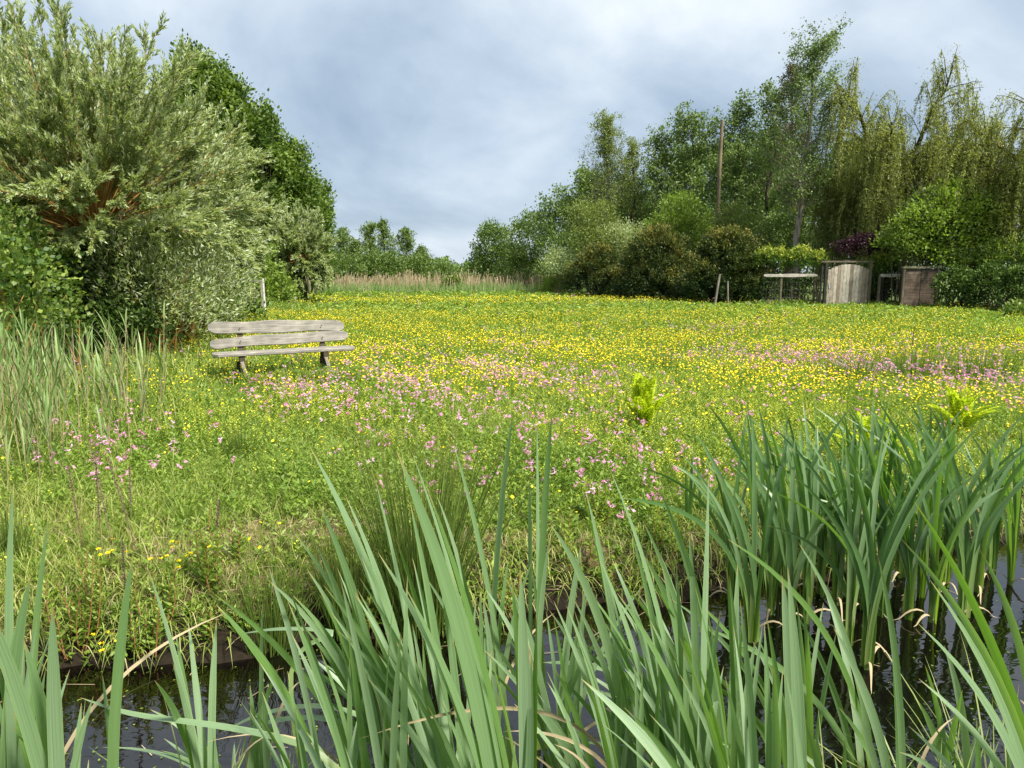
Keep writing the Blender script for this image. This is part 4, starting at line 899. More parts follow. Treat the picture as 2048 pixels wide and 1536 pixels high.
tree('alder_tree', 'low dark tree filling the wood below the birch', 'tree', 1290, 56, 420, 2.8, .14, cb=.08, n1=40, n2=7, nl=24, leaf=(.18, .13), lm='alder', elev=25, cl=.2, group=G4)
for px_, top_, Y_, rc_, lab_ in ((1235, 400, 58, 2.6, 'background tree between the birch and the thin airy tree'), (1350, 340, 57, 2.8, 'background tree filling the gap left of the broken trunk'), (1440, 330, 58, 2.8, 'background tree straight behind the broken trunk'),
                                 (1540, 350, 56, 2.8, 'background tree behind the brownish sparse tree'), (1680, 330, 54, 2.8, 'background tree right of the tall pale trunk'), (1500, 300, 60, 2.8, 'background tree right of the broken trunk'), (1170, 380, 60, 2.4, 'background tree left of the birch')):
    tree('alder_tree', lab_, 'tree', px_, Y_, top_ - 12, rc_ * 1.22, .15, cb=.06, n1=66, n2=9, nl=28, leaf=(.20, .15), lm='alder', elev=28, cl=.24, group=G4)
# broken trunk
def snag():
    Y = 41; x = X(1430, Y); z0 = float(height(x, Y)); H = Z(240, Y) - z0
    t = thing('dead_tree', 'bare branchless broken tree trunk standing like a pole', 'dead tree', (x, Y, z0))
    mb = MB(); u = np.linspace(0, 1, 22); w = .115 * (1 - .25 * u) * (1 + .10 * np.sin(u * 60) ** 4 + .03 * rng.normal(size=22))
    tubes(mb, np.stack([.02 * np.sin(u * 7), .02 * np.cos(u * 5), H * u], -1), w, 10, .5); mb.build('trunk', M['snag'], t)
    for k in range(9):
        z = H * (.35 + .62 * k / 9); a = k * 2.1; s = MB()
        tubes(s, np.array([[0, 0, z], [.16 * math.cos(a), .16 * math.sin(a), z + .03], [.21 * math.cos(a), .21 * math.sin(a), z + .06]]), np.array([.03, .022, .015]), 5, .5); s.build('stub', M['snag'], t)
    return t
snag()
weeping('large weeping willow with olive curtains behind the gate', 1755, 36, 112, 375, 2.35, .38, 1500, hang=(2.0, 5.5), side=[(.9, -.1, .75), (1, .1, .42), (-.35, .1, 1)], limbs=16, lean=.0)
weeping('weeping willow with long bright hanging strands at the right edge', 2075, 31, 175, 400, 3.0, .30, 1500, lean=.12, hang=(2.0, 5.0), side=[(-.9, 0, .8), (-.5, -.2, 1)], limbs=13)
weeping('part-bare weeping willow between the two big ones, sky showing through', 1945, 44, 195, 420, 2.6, .24, 130, lean=.05, hang=(1.2, 3.2), limbs=10)
# garden trees and shrubs on the right
bush('bright_shrub', 'bright lime-green rounded shrub above the dark yews', 'shrub', [(1355, 430, 42, 1.3, 1.2, 1.15), (1330, 475, 42, 1.4, 1.2, 1.2), (1400, 470, 42, 1.3, 1.2, 1.1)], 620, 16, (.13, .07), 'bright', cl=.12, rough=.3, group='garden shrubs behind the yews', up=.9)
bush('bright_shrub', 'yellow-green shrub right of the broken trunk foot', 'shrub', [(1465, 440, 40, 1.0, 1, .9), (1500, 500, 40, 1.2, 1, 1.1), (1440, 500, 40, 1.1, 1.0, 1.0)], 420, 15, (.13, .07), 'birch', cl=.13, rough=.3, group='garden shrubs behind the yews', up=.9)
bush('garden_shrub', 'mid-green shrubs behind the laurel hedge', 'shrub', [(1560, 480, 40, 1.6, 1.2, 1.3), (1610, 450, 42, 1.4, 1.2, 1.2), (1690, 450, 41, 1.3, 1.2, 1.6)], 520, 16, (.14, .08), 'alder', cl=.16, rough=.3, group='garden shrubs behind the yews')
bush('leafy_tree', 'broad lime-green garden tree under the weeping willow limb', 'tree', [(1880, 430, 31, 1.3, 1.2, 1.1), (1850, 490, 31, 1.5, 1.2, 1.2), (1940, 480, 31, 1.6, 1.2, 1.4), (1950, 425, 31, .7, .8, .6), (1835, 430, 31, .5, .5, .45), (1900, 385, 31, .5, .5, .4), (1800, 470, 31, .6, .6, .7)], 900, 15, (.14, .085), 'bright', cl=.16, rough=.75, fill=.5, tintv=.26)
bush('leafy_tree', 'shadowed green shrub wall below the large weeping willow', 'shrub', [(1760, 480, 38, 2.0, 1.3, 1.5), (1680, 500, 38, 1.2, 1.2, 1.2), (1840, 520, 36, 1.4, 1.2, 1.0)], 620, 15, (.14, .09), 'alder', cl=.16)
bush('purple_shrub', 'dark burgundy shrub behind the gate', 'shrub', [(1705, 500, 32.6, .85, .6, .45), (1770, 495, 32.6, .7, .6, .40), (1735, 485, 32.6, .6, .5, .35)], 300, 15, (.085, .05), 'purple', cl=.08, rough=.3)
bush('bright_shrub', 'small lime-green shrub poking up in front of the burgundy one', 'shrub', [(1768, 490, 32.0, .28, .25, .25)], 45, 12, (.09, .05), 'bright', cl=.06)
# yews
GY_ = 'dark yews along the right side of the meadow'
def yew(label, lobes, n): return bush('yew_bush', label, 'shrub', lobes, n=n, nl=46, leaf=(.13, .04), lm='yew', cl=.10, rough=.34, up=.45, fill=.3, stems=8, group=GY_, top_tint=.36, tintv=.12, spray=.22, flat=.2)
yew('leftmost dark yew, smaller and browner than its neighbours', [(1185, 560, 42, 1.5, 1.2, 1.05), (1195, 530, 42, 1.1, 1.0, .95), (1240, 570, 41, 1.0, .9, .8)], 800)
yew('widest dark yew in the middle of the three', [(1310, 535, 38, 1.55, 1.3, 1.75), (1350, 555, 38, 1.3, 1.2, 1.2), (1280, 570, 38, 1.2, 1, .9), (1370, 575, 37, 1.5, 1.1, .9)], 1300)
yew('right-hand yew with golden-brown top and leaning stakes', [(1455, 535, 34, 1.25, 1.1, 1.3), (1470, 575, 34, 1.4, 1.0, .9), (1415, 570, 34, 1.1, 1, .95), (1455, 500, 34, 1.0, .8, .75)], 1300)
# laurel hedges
bush('laurel_hedge', 'glossy laurel hedge with yellow young tips left of the gate', 'hedge', [(1540, 522, 33.0, .75, .45, .50), (1600, 520, 33.0, .75, .45, .48), (1640, 525, 33, .3, .4, .42)], 330, 15, (.13, .045), 'laurel', cl=.09, up=1.4, rough=.15, group='laurel hedges beside the gate', top_tint=.45, fill=.2)
bush('laurel_hedge', 'rounded laurel bush with yellow tips right of the gate', 'hedge', [(1770, 535, 32.2, .85, .45, .50)], 230, 15, (.13, .045), 'laurel', cl=.08, up=1.2, rough=.15, group='laurel hedges beside the gate', top_tint=.42, fill=.2)
bush('undergrowth_shrub', 'dark thicket of stems and leaves below the left laurel hedge', 'hedge', [(1545, 580, 33.2, .8, .3, .6), (1605, 580, 33.2, .8, .3, .6)], 240, 12, (.11, .06), 'ivy', cl=.10, stems=16)
bush('undergrowth_shrub', 'dark ivy growth below the laurel right of the gate', 'hedge', [(1775, 580, 32.4, .85, .3, .62)], 170, 14, (.10, .08), 'ivy', cl=.08, stems=8)
bush('ivy_hedge', 'wide dark ivy-covered hedge at the right edge of the meadow', 'hedge', [(1920, 580, 29, 1.05, .6, .85), (1990, 580, 28, 1.2, .6, .9), (2060, 580, 26.5, 1.3, .7, .9), (2130, 590, 25, 1.2, .7, .9)], 900, 16, (.10, .075), 'ivy', cl=.08, rough=.15, stems=16, fill=.2, top_tint=.1)
bush('garden_shrub', 'fresh green shrub tops rising over the ivy hedge', 'shrub', [(1930, 530, 30.5, 1.2, .8, .5), (2010, 515, 30, 1.2, .8, .55), (2080, 520, 29, 1.0, .8, .7)], 420, 14, (.12, .07), 'bramble', cl=.12, rough=.3, up=1)
bush('garden_shrub', 'low leafy shrub at the right edge in front of the ivy hedge', 'shrub', [(2045, 625, 23.5, .5, .5, .28)], 60, 12, (.10, .06), 'bramble', cl=.08)

# ------------------------------------------------------------------ bench
def plank(mb, L_, h, th, seed, tint=.5, K=26):
    """waney-edged plank along x, rounded ends, softened edges"""
    u = np.linspace(-1, 1, K); r = np.random.default_rng(seed)
    end = np.sqrt(np.clip(1 - np.clip((np.abs(u) - .955) / .045, 0, 1) ** 2 * .75, 0, 1))
    up = (h / 2) * (1 + .10 * np.sin(u * 3.1 + seed) + .07 * np.sin(u * 7.3 + seed * 2)) * end
    dn = -(h / 2) * (1 + .13 * np.sin(u * 3.7 + seed * 3) + .08 * np.sin(u * 6.1 + seed)) * end
    sec = []
    for f, yo in ((1, -.3), (.9, -.5), (-.9, -.5), (-1, -.3), (-1, .3), (-.9, .5), (.9, .5), (1, .3)):
        zz = np.where(f > 0, up * abs(f), dn * abs(f)); sec.append(np.stack([u * L_ / 2, np.full(K, yo * th), zz], -1))
    V = np.stack(sec, 1); idx = np.arange(K * 8).reshape(K, 8); nx = np.roll(idx, -1, 1)
    mb.add(V, np.stack([idx[:-1], idx[1:], nx[1:], nx[:-1]], -1).reshape(-1, 4), tint)
    mb.add(V[0], [np.arange(8)], tint); mb.add(V[-1], [np.arange(8)[::-1]], tint)
def bench():
    A = at(440, 706, 9.45); B = at(706, 691, 9.95)
    mid = (A + B) / 2; rz = math.atan2(B[1] - A[1], B[0] - A[0]) + .10; gz = float(height(mid[0], mid[1] + .2))
    t = thing('garden_bench', 'weathered grey wooden bench with wavy-edged planks in the meadow', 'bench', (mid[0] - .07, mid[1] + .12, gz + .045), rz)
    t.rotation_euler = (0, -.012, rz)
    seat_z = .455; LB = 1.88
    def part(name, mb, m, loc=(0, 0, 0), rot=(0, 0, 0)):
        o = mb.build(name, m, t, smooth=False); o.location = loc; o.rotation_euler = rot; return o
    mb = MB(); plank(mb, LB, .34, .045, 4); part('seat', mb, M['bench'], (.0, 0, seat_z), (R(90), 0, 0))
    mb = MB(); plank(mb, LB - .06, .165, .035, 1); part('backrest_plank', mb, M['bench'], (-.06, .235, .782), (R(-12), .026, 0))
    mb = MB(); plank(mb, LB - .02, .145, .035, 2); part('backrest_plank', mb, M['bench'], (-.03, .200, .605), (R(-12), -.026, 0))
    for sx_ in (-.57, .53):
        mb = MB(); box(mb, (0, 0, .40), (.075, .055, .80)); part('back_post', mb, M['bench_dark'], (sx_, .13, 0), (R(-10), 0, 0))
        mb = MB(); box(mb, (0, 0, .0), (.07, .36, .11)); part('seat_bearer', mb, M['bench_dark'], (sx_, .02, .375))
        mb = MB(); box(mb, (0, 0, .19), (.045, .045, .42)); part('leg', mb, M['bench_leg'], (sx_ + .08, -.14, -.03), (R(4), R(-13), 0))
        mb = MB(); box(mb, (0, 0, .17), (.11, .06, .36)); part('leg', mb, M['bench_dark'], (sx_ - .02, .02, 0), (R(6), 0, 0))
    for sx_ in (-.57, .53):
        for zz, yy in ((.782, .212), (.61, .178)):
            mb = MB(); tubes(mb, np.array([[0, 0, 0], [0, -.006, 0]]), np.array([.011, .009]), 8, .5); part('bolt', mb, M['wire'], (sx_, yy - .018, zz))
    return t
bench()

# ------------------------------------------------------------------ garden boundary
def at_xz(px, Y): return X(px, Y, 600)
def gate():
    Y = 31.5; xl = at_xz(1652, Y); xr = at_xz(1733, Y); z0 = float(height((xl + xr) / 2, Y)) - .02; top = Z(524, Y) - z0; w = xr - xl
    t = thing('garden_gate', 'wooden plank gate with arched top in a timber frame', 'gate', ((xl + xr) / 2, Y, z0))
    d = MB(); n = 13; pw = w / n; tints = [.45, .35, .75, .15, .55, .9, .95, .1, .7, .85, .35, .2, .1]
    for k in range(n):
        xc = -w / 2 + pw * (k + .5); hh = top - .10 - .26 * abs(xc / (w / 2)) ** 2.2; r = .02 * rng.random()
        box(d, (xc, -.02 - .3 * r, .06 + (hh - .06) / 2), (pw * .94, .028, hh - .06), tint=tints[k], bev=.1)
    door = d.build('door', M['gate'], t, smooth=False)
    b = MB(); box(b, (0, .02, .45), (w * .96, .035, .10), tint=.3); box(b, (0, .02, top * .72), (w * .96, .035, .10), tint=.3); b.build('brace', M['gate'], door, smooth=False)
    l = MB(); box(l, (-w / 2 + .09, -.055, 1.02), (.05, .02, .18)); l.build('latch', M['metal'], door, smooth=False)
    l = MB(); box(l, (-w / 2 + .09, -.05, .80), (.03, .02, .03)); box(l, (-w / 2 + .09, -.05, 1.32), (.03, .02, .03)); l.build('lock', M['metal'], door, smooth=False)
    for s, m_ in ((-1, 'darkpost'), (1, 'post')):
        p = MB(); box(p, (s * (w / 2 + .08), .02, top / 2 - .02), (.12, .12, top - .04)); p.build('frame_post', M[m_], t, smooth=False)
    p = MB(); box(p, (-(w / 2 + .24), .05, top / 2), (.07, .07, top + .06)); p.build('frame_post', M['darkpost'], t, smooth=False)
    p = MB(); box(p, (-.06, .02, top + .01), (w + .52, .13, .075)); p.build('lintel', M['post'], t, smooth=False)
gate()
def rail_fence(pxa, pxb, Y, py, hh, label, posts, endpost=True):
    xa, xb = at_xz(pxa, Y), at_xz(pxb, Y); z0 = float(height((xa + xb) / 2, Y)) - .02; zt = Z(py, Y) - z0
    t = thing('rail_fence', label, 'fence', ((xa + xb) / 2, Y, z0), group='rail fences beside the gate')
    L_ = xb - xa; mb = MB(); plank(mb, L_, hh, .045, 7); o = mb.build('rail', M['rail'], t, smooth=False); o.location = (0, -.06, zt)
    for p in posts:
        mb = MB(); box(mb, (at_xz(p, Y) - (xa + xb) / 2, 0, zt * .5 - .01), (.09, .09, zt + .06)); mb.build('post', M['post'], t, smooth=False)
    n = int(L_ / .13); mb = MB(); xx = np.linspace(-L_ / 2 + .05, L_ / 2 - .05, n)
    P = np.stack([np.stack([xx, xx * 0 + .03, xx * 0], -1), np.stack([xx, xx * 0 + .03, xx * 0 + zt + .1], -1)], 1); tubes(mb, P, np.full((n, 2), .004), 4, .5)
    for z in np.linspace(.15, zt + .05, 5):
        tubes(mb, np.array([[-L_ / 2, .035, z], [L_ / 2, .035, z]]), np.array([.004, .004]), 4, .5)
    mb.build('wire_mesh', M['wire'], t)
rail_fence(1524, 1630, 32.0, 551, .13, 'pale horizontal rail and wire fence left of the gate', (1560, 1627))
rail_fence(1755, 1802, 31.4, 551, .14, 'short pale rail between the gate and the brown slatted screen', (1756, 1800))
def screen():
    Y = 30.2; xl = at_xz(1806, Y); xr = at_xz(1870, Y); z0 = float(height((xl + xr) / 2, Y)) - .02; top = Z(535, Y) - z0; w = xr - xl
    t = thing('slatted_screen', 'brown horizontally slatted screen panel with mossy top rail', 'screen', ((xl + xr) / 2, Y, z0))
    n = 34; mb = MB(); h = (top - .16) / n
    for k in range(n):
        for s in (-1, 1):
            box(mb, (s * w * .245, 0, .08 + h * (k + .5)), (w * .475, .022 + .006 * rng.random(), h * .78), tint=.3 + .5 * rng.random(), rot=rotm('y', .004 * rng.normal()))
    mb.build('slats', M['screen'], t, smooth=False)
    mb = MB(); box(mb, (0, .03, top / 2), (w * .97, .01, top - .12)); mb.build('backing', M['darkpost'], t, smooth=False)
    for xx in (-w / 2 - .05, w / 2 + .02):
        mb = MB(); box(mb, (xx, 0, top / 2 - .02), (.10, .10, top - .04)); mb.build('post', M['post'], t, smooth=False)
    mb = MB(); box(mb, (0, 0, .5 * top), (.03, .04, top - .14)); mb.build('batten', M['darkpost'], t, smooth=False)
    mb = MB(); box(mb, (0, 0, top + .0), (w + .26, .16, .08)); mb.build('top_rail', M['mossy'], t, smooth=False)
screen()
def stake(px, Y, top, lean, r, m, label, name='wooden_stake'):
    x = X(px, Y, 600); z0 = float(height(x, Y)) - .05; H = Z(top, Y) - z0
    mb = MB(); u = np.linspace(0, 1, 6)[:, None]; P = np.concatenate([lean * H * u, 0 * u, H * u], 1)
    tubes(mb, P, r * np.array([1, 1, .97, .95, .93, .85]), 8, .5); o = mb.build(name, M[m]); o.location = (x, Y, z0)
    return tag(o, label, 'stake', 'loose wooden stakes')
stake(1429, 32.4, 548, .12, .055, 'bark_pale', 'pale leaning stake in front of the right-hand yew')
stake(1457, 32.2, 562, -.06, .04, 'bark_pale', 'thin dark-topped stake right of the pale leaning one')
stake(1585, 24, 634, .10, .022, 'darkpost', 'short dark stick alone in the meadow before the gate')
stake(1832, 13, 655, .02, .008, 'darkpost', 'thin dark cane standing in the flowers at the right')
def old_frame():
    Y = 25; xl = X(492, Y); xr = X(522, Y); z0 = float(height(xl, Y)); top = Z(563, Y) - z0
    t = thing('old_fence_frame', 'rotting grey timber fence frame beside the white post', 'fence', ((xl + xr) / 2, Y, z0)); w = xr - xl
    for s in (-1, 1):
        mb = MB(); box(mb, (s * w / 2, 0, top / 2), (.06, .06, top)); mb.build('post', M['bench_leg'], t, smooth=False)
    mb = MB(); box(mb, (0, 0, top + .02), (w + .14, .06, .06)); mb.build('rail', M['bench'], t, smooth=False)
    mb = MB()
    for k in range(5): box(mb, (-w / 2 + w * (k + .5) / 5.0, .02, top / 2 - .1), (.03, .02, top - .3), tint=.3)
    mb.build('slats', M['post'], t, smooth=False)
old_frame()
stake(529, 24.5, 557, -.015, .045, 'white', 'white painted post at the end of the willow hedge', 'white_post')

# ------------------------------------------------------------------ cattails
def cat_leaf(path, w, twist, tint, mat, parent, org, name='leaf', flop=0.0):
    K = len(path); u = np.linspace(0, 1, K); P = path[None]
    T = unit(np.gradient(path, axis=0)); view = unit(path - np.array([0, 0, EYE]))
    s0 = unit(np.cross(T, view)); n0 = np.cross(T, s0)
    an = twist + .5 * (u - .5) * (1 if tint > .5 else -1)
    side = s0 * np.cos(an)[:, None] + n0 * np.sin(an)[:, None]
    prof = np.interp(u, [0, .12, .45, .75, .9, .97, 1], [.75, .95, 1, .86, .50, .2, .02])
    mb = MB(); ribbons(mb, P - org, side[None], (w * prof)[None], np.array([tint]), fold=.22)
    return mb.build(name, M[mat], parent)
def bez(b, c, t, K=16):
    u = np.linspace(0, 1, K)[:, None]; return b * (1 - u) ** 2 + 2 * c * u * (1 - u) + t * u ** 2
def near_cattail(bpx, Y, label, tips, mat='cattail', w0=.026, extra=2):
    b = np.array([X(bpx, Y, 1750), Y, WATER - .03])
    t = thing('cattail_plant', label, 'cattail', b, group='cattails in the near water along the bottom')
    tl = list(tips)
    for k in range(extra):
        q = tips[rng.integers(len(tips))]; tl.append((q[0] + 60 * rng.normal(), max(q[1], 1000) + 60 + 180 * rng.random(), w0 * .85))
    for k, q in enumerate(tl):
        w = q[2] if len(q) > 2 else w0 * (.68 + .42 * rng.random()); yt = Y + (.10 * rng.normal() if len(q) < 4 else q[3])
        tip = at(q[0], q[1], yt); base = b + np.array([.022 * rng.normal(), .022 * rng.normal(), 0]); L_ = np.linalg.norm(tip - base)
        c = base + np.array([0, 0, 1.]) * L_ * (.56 + .06 * rng.random()) + (tip - base) * np.array([.12, .1, 0])
        cat_leaf(bez(base, c, tip), w, .55 * rng.normal(), float(np.clip(.5 + .3 * rng.normal(), 0, 1)), mat, t, b)
        if rng.random() < .09:
            tip2 = tip + np.array([.25 * rng.normal(), .1 * rng.normal(), -.35 * L_]); cat_leaf(bez(base, c, tip2), w * .55, .8 * rng.normal(), .6, 'straw', t, b, 'dead_leaf')
    return t
NEAR = [
 (40, 1.75, 'cattail at the far left bottom corner with one blade reaching highest there', [(26, 968), (62, 1150, .036), (-20, 1230, .036), (98, 1030)], 2),
 (135, 1.6, 'broad-bladed cattail second from the left corner', [(105, 1212, .036), (48, 1281, .038), (187, 1392), (163, 1406), (-60, 1150, .034)], 2),
 (228, 1.7, 'cattail whose lone straight blade stands left of the open dark water', [(266, 1111, .030), (20, 1450), (205, 1350)], 0),
 (425, 1.9, 'cattail in the open dark water with blades fanning left', [(295, 1135), (433, 1238), (376, 1240), (350, 1260), (393, 1413)], 1),
 (530, 2.1, 'small upright cattail in the dark water left of the dense middle', [(525, 1207), (560, 1330), (500, 1370)], 1),
 (720, 1.9, 'cattail whose long blades lean far out to the left over the water', [(536, 1130), (433, 1210, .032), (600, 1250), (640, 1300)], 1),
 (800, 2.0, 'cattail at the left of the dense middle stand, blades sweeping left', [(593, 895), (638, 1006), (629, 1080), (638, 1188), (674, 1135)], 3),
 (880, 1.9, 'cattail with long blades crossing in front of the tallest rushes', [(621, 896, .030), (691, 992), (748, 951), (710, 1183), (765, 1226)], 3),
 (935, 1.75, 'cattail of short bright blades left of the broadest blade', [(820, 1004), (825, 1116), (840, 1236), (823, 1401), (875, 1111, .022)], 3),
 (1065, 1.45, 'cattail with the broadest arching blade in the middle', [(794, 903, .040), (851, 968), (821, 896)], 1),
 (1000, 2.2, 'cattail with a straight vertical blade in front of the rushes', [(907, 885), (873, 989), (960, 1180)], 2),
 (990, 2.5, 'cattail whose single tall blade tilts right, highest in the middle', [(1026, 829)], 1),
 (1072, 2.6, 'cattail with three upright blades standing together in the centre', [(1074, 841), (1104, 822), (1059, 953)], 1),
 (1060, 1.55, 'short broad cattail at the bottom centre', [(1041, 1142, .034), (1024, 1162), (1036, 1277, .038), (1074, 1224)], 1),
 (1110, 2.3, 'cattail with two blades tilting right over the centre water', [(1163, 1087), (1172, 1164)], 2),
 (1290, 2.0, 'cattail right of centre whose blades lean left across the water', [(1100, 1047), (1158, 963), (1172, 984), (1203, 1226), (1115, 1351)], 2),
 (1365, 1.9, 'cattail with the pale arched blade right of centre', [(1220, 939), (1261, 1059), (1223, 1116), (1261, 1205), (1206, 1281)], 3),
 (1405, 2.2, 'densest cattail in the stand right of centre', [(1285, 1040), (1285, 1107), (1321, 1109), (1275, 1195), (1307, 1207)], 3),
 (1385, 1.8, 'cattail with one tall vertical blade beside the bare muddy patch', [(1417, 947, .030), (1378, 1061), (1352, 1121)], 2),
 (1445, 2.0, 'cattail leaning left behind the vertical blade', [(1318, 977), (1256, 1296), (1475, 1130)], 2),
 (1560, 1.5, 'cattail with a broad low blade leaning far left at the bottom right of centre', [(1163, 1358, .036), (1417, 1456), (1480, 1200)], 2),
 (1612, 1.5, 'cattail with two very broad upright blades in front of the open water', [(1564, 1151, .042), (1575, 1132, .030), (1572, 1350)], 1),
 (1740, 2.1, 'cattail in the open water with blades leaning left', [(1455, 1078, .022), (1596, 1084)], 1),
 (1790, 1.9, 'thin-bladed cattail in front of the sky reflection', [(1667, 1255), (1781, 1258, .018), (1757, 1116, .020)], 1),
 (1900, 2.1, 'short fresh green cattail in the lower right water', [(1850, 1330), (1888, 1290), (1925, 1380), (1835, 1400)], 2),
 (2150, 1.6, 'cattail at the right edge with broad blades sweeping in from the right', [(1828, 1002, .036), (1860, 1160, .032), (1836, 1247, .036)], 1),
 (2110, 2.0, 'cattail in the bottom right corner', [(1990, 1330), (2040, 1040), (1960, 1100), (2075, 1200)], 3),
]
for bp, Y, lab, tips, ex in NEAR: near_cattail(bp, Y, lab, tips, extra=ex * 2 + 1 if 780 < bp < 1620 else ex + 2)

_px = [790, 865, 930, 1000, 1130, 1215, 1275, 1335, 1400, 1470, 1530, 1600, 1680, 660, 480, 90, 1990]
for k, p_ in enumerate(_px):
    Yk = 1.5 + .9 * ((k * 7) % 10) / 10; hi = 1130 + 22 * ((k * 5) % 9)
    if p_ < 700 or p_ > 1600: hi += 130
    tips_ = [(p_ - 70 - 230 * rng.random(), hi + 190 * rng.random()) for _ in range(6)] + [(p_ + 30 * rng.normal(), hi + 160 * rng.random()) for _ in range(3)]
    near_cattail(p_, Yk, 'short cattail among the crowded lower blades of the near stand', tips_, w0=.021, extra=1)
# bent-over blades lying out over the water
def bent(pts, Y0, Y1, w, label):
    ys_ = np.linspace(Y0, Y1, len(pts)); P = np.array([at(a, b, y) for (a, b), y in zip(pts, ys_)])
    K = 18; u = np.linspace(0, len(pts) - 1, K); Q = np.stack([np.interp(u, np.arange(len(pts)), P[:, i]) for i in range(3)], -1)
    for _ in range(3): Q[1:-1] = (Q[:-2] + Q[1:-1] * 2 + Q[2:]) / 4
    t = thing('cattail_plant', label, 'cattail', Q[0], group='fallen cattail blades over the near water')
    cat_leaf(Q, w, .5, .6, 'cattail', t, Q[0])
bent([(860, 1620), (760, 1440), (640, 1405), (520, 1425), (441, 1466)], 2.1, 2.3, .018, 'bent cattail blade arching flat over the dark water, upper of the left pair')
bent([(880, 1650), (760, 1470), (640, 1430), (540, 1440), (470, 1470)], 2.0, 2.1, .018, 'bent cattail blade arching flat over the dark water, lower of the left pair')
bent([(760, 1640), (640, 1490), (440, 1450), (260, 1430), (160, 1395)], 1.7, 1.8, .018, 'long flat cattail blade crossing the bottom left water')
bent([(1420, 1560), (1330, 1400), (1230, 1340), (1150, 1325), (1085, 1325)], 2.3, 2.5, .026, 'flat cattail blade pointing left in the middle of the dark water')
bent([(620, 1640), (560, 1300), (700, 1262), (560, 1255), (480, 1268)], 2.3, 2.6, .018, 'narrow blade folded over near the peat edge')

# the stand rooted in the water on the right
def far_cattail(px, py, n, h, label, lean=0.0, grp='cattails standing in the right-hand water'):
    b = ground_at(px, py, WATER - .02)
    t = thing('cattail_plant', label, 'cattail', b, group=grp)
    fan = rng.random() * 3.14
    for k in range(n):
        s = (k - (n - 1) / 2) / max(1, n / 2); L_ = h * (.72 + .3 * rng.random()); a = fan + .5 * rng.normal()
        off = .46 * s * L_ + .08 * rng.normal() * L_
        tip = b + np.array([off * math.cos(a) * 1.0 + lean * L_ - .10 * L_ * rng.random(), off * math.sin(a) * .8, L_])
        base = b + np.array([.012 * rng.normal(), .012 * rng.normal(), 0]); c = base + [0.04 * s, 0, L_ * (.58 + .08 * rng.random())]
        if rng.random() < .12:
            tip[2] -= .25 * L_; tip[0] += .25 * L_ * rng.normal()
        cat_leaf(bez(base, c, tip, 13), .021 + .008 * rng.random(), .7 * rng.normal(), float(np.clip(.5 + .3 * rng.normal(), 0, 1)), 'cattail_far', t, b)
    for k in range(2):
        a = rng.random() * 6.28; d = np.array([math.cos(a), math.sin(a), 0]); l = .10 + .18 * rng.random()
        u = np.linspace(0, 1, 8)[:, None]; P = b + d * l * u + np.array([0, 0, 1.]) * (.03 + l * (1.3 * u - 1.5 * u ** 2))
        P[:, 2] = np.maximum(P[:, 2], WATER + .005)
        mb = MB(); ribbons(mb, (P - b)[None], unit(np.cross(np.gradient(P, axis=0), [.3, -.3, 1]))[None], (.016 * np.interp(u[:, 0], [0, .6, 1], [1, .8, .1]))[None], np.array([.6]), fold=.3)
        mb.build('dead_leaf', M['straw'], t)
FAR = [
 (1462, 1205, 8, 1.10, 'cattail at the left flank of the right-hand stand'), (1500, 1290, 9, 1.25, 'cattail with thick pale stem base at the left front of the right-hand stand'), (1540, 1235, 9, 1.22, None), (1565, 1180, 8, 1.05, None), (1610, 1250, 9, 1.20, None),
 (1640, 1195, 9, 1.18, None), (1672, 1215, 9, 1.20, None), (1700, 1300, 9, 1.15, None), (1735, 1345, 9, 1.28, 'cattail fanning symmetrically, standing farthest forward in the right-hand water'), (1765, 1240, 8, 1.20, 'cattail standing alone in clear water behind the foremost fan'),
 (1760, 1180, 9, 1.15, None), (1800, 1160, 8, 1.10, None), (1840, 1200, 9, 1.18, None), (1865, 1250, 9, 1.25, 'cattail with a dead pale stalk at its foot'), (1890, 1180, 9, 1.15, None), (1925, 1240, 8, 1.2, None),
 (1600, 1150, 8, 1.0, None), (1700, 1150, 8, 1.05, None), (1980, 1150, 9, 1.0, 'cattail at the far right behind the open water'), (2020, 1175, 9, 1.05, 'rightmost cattail of the right-hand stand'), (1955, 1190, 8, 1.05, None), (2070, 1130, 8, 1.0, None),
 (1720, 1225, 8, 1.2, None), (1580, 1275, 8, 1.15, None), (1815, 1245, 8, 1.15, None)]
for px, py, n, h, lab in FAR: far_cattail(px, py, n + 2, h * 1.02, lab or 'mid-stand cattail hemmed in by its neighbours in the right-hand water', -.06)
far_cattail(1372, 1130, 4, .78, 'small thin dark cattail on the bank left of the right-hand stand', .05)
far_cattail(1395, 1120, 4, .72, 'small cattail just behind the thin one on the bank', .05)
far_cattail(62, 1010, 4, .62, 'low grey-green cattail at the left edge of the meadow')

# sedges with thin arching blades along the near edge
def sedge(px, Y, n, h, label, lean=.5):
    b = np.array([X(px, Y, 1750), Y, WATER]); mb = MB()
    blade_tuft(mb, b, n, h, .06, .0055, lean, .75, K=10, tint=.5, tv=.25)
    tag(mb.build('sedge_tuft', M['sedge'], origin=b), label, 'sedge tuft', 'thin arching sedges along the near edge')
sedge(120, 1.7, 34, .62, 'thin arching sedge tuft at the bottom left'); sedge(330, 1.6, 40, .60, 'thin sedge tuft in front of the open dark water'); sedge(560, 1.7, 34, .58, 'thin sedge tuft under the flat-lying blades')
sedge(1900, 1.75, 46, .66, 'pale sedge tuft with long arching blades at the bottom right'); sedge(2060, 1.7, 44, .66, 'pale sedge tuft in the bottom right corner'); sedge(1690, 1.7, 22, .7, 'sparse sedge tuft below the sky reflection'); sedge(760, 1.6, 18, .55, 'sparse sedge tuft at the bottom left of centre')
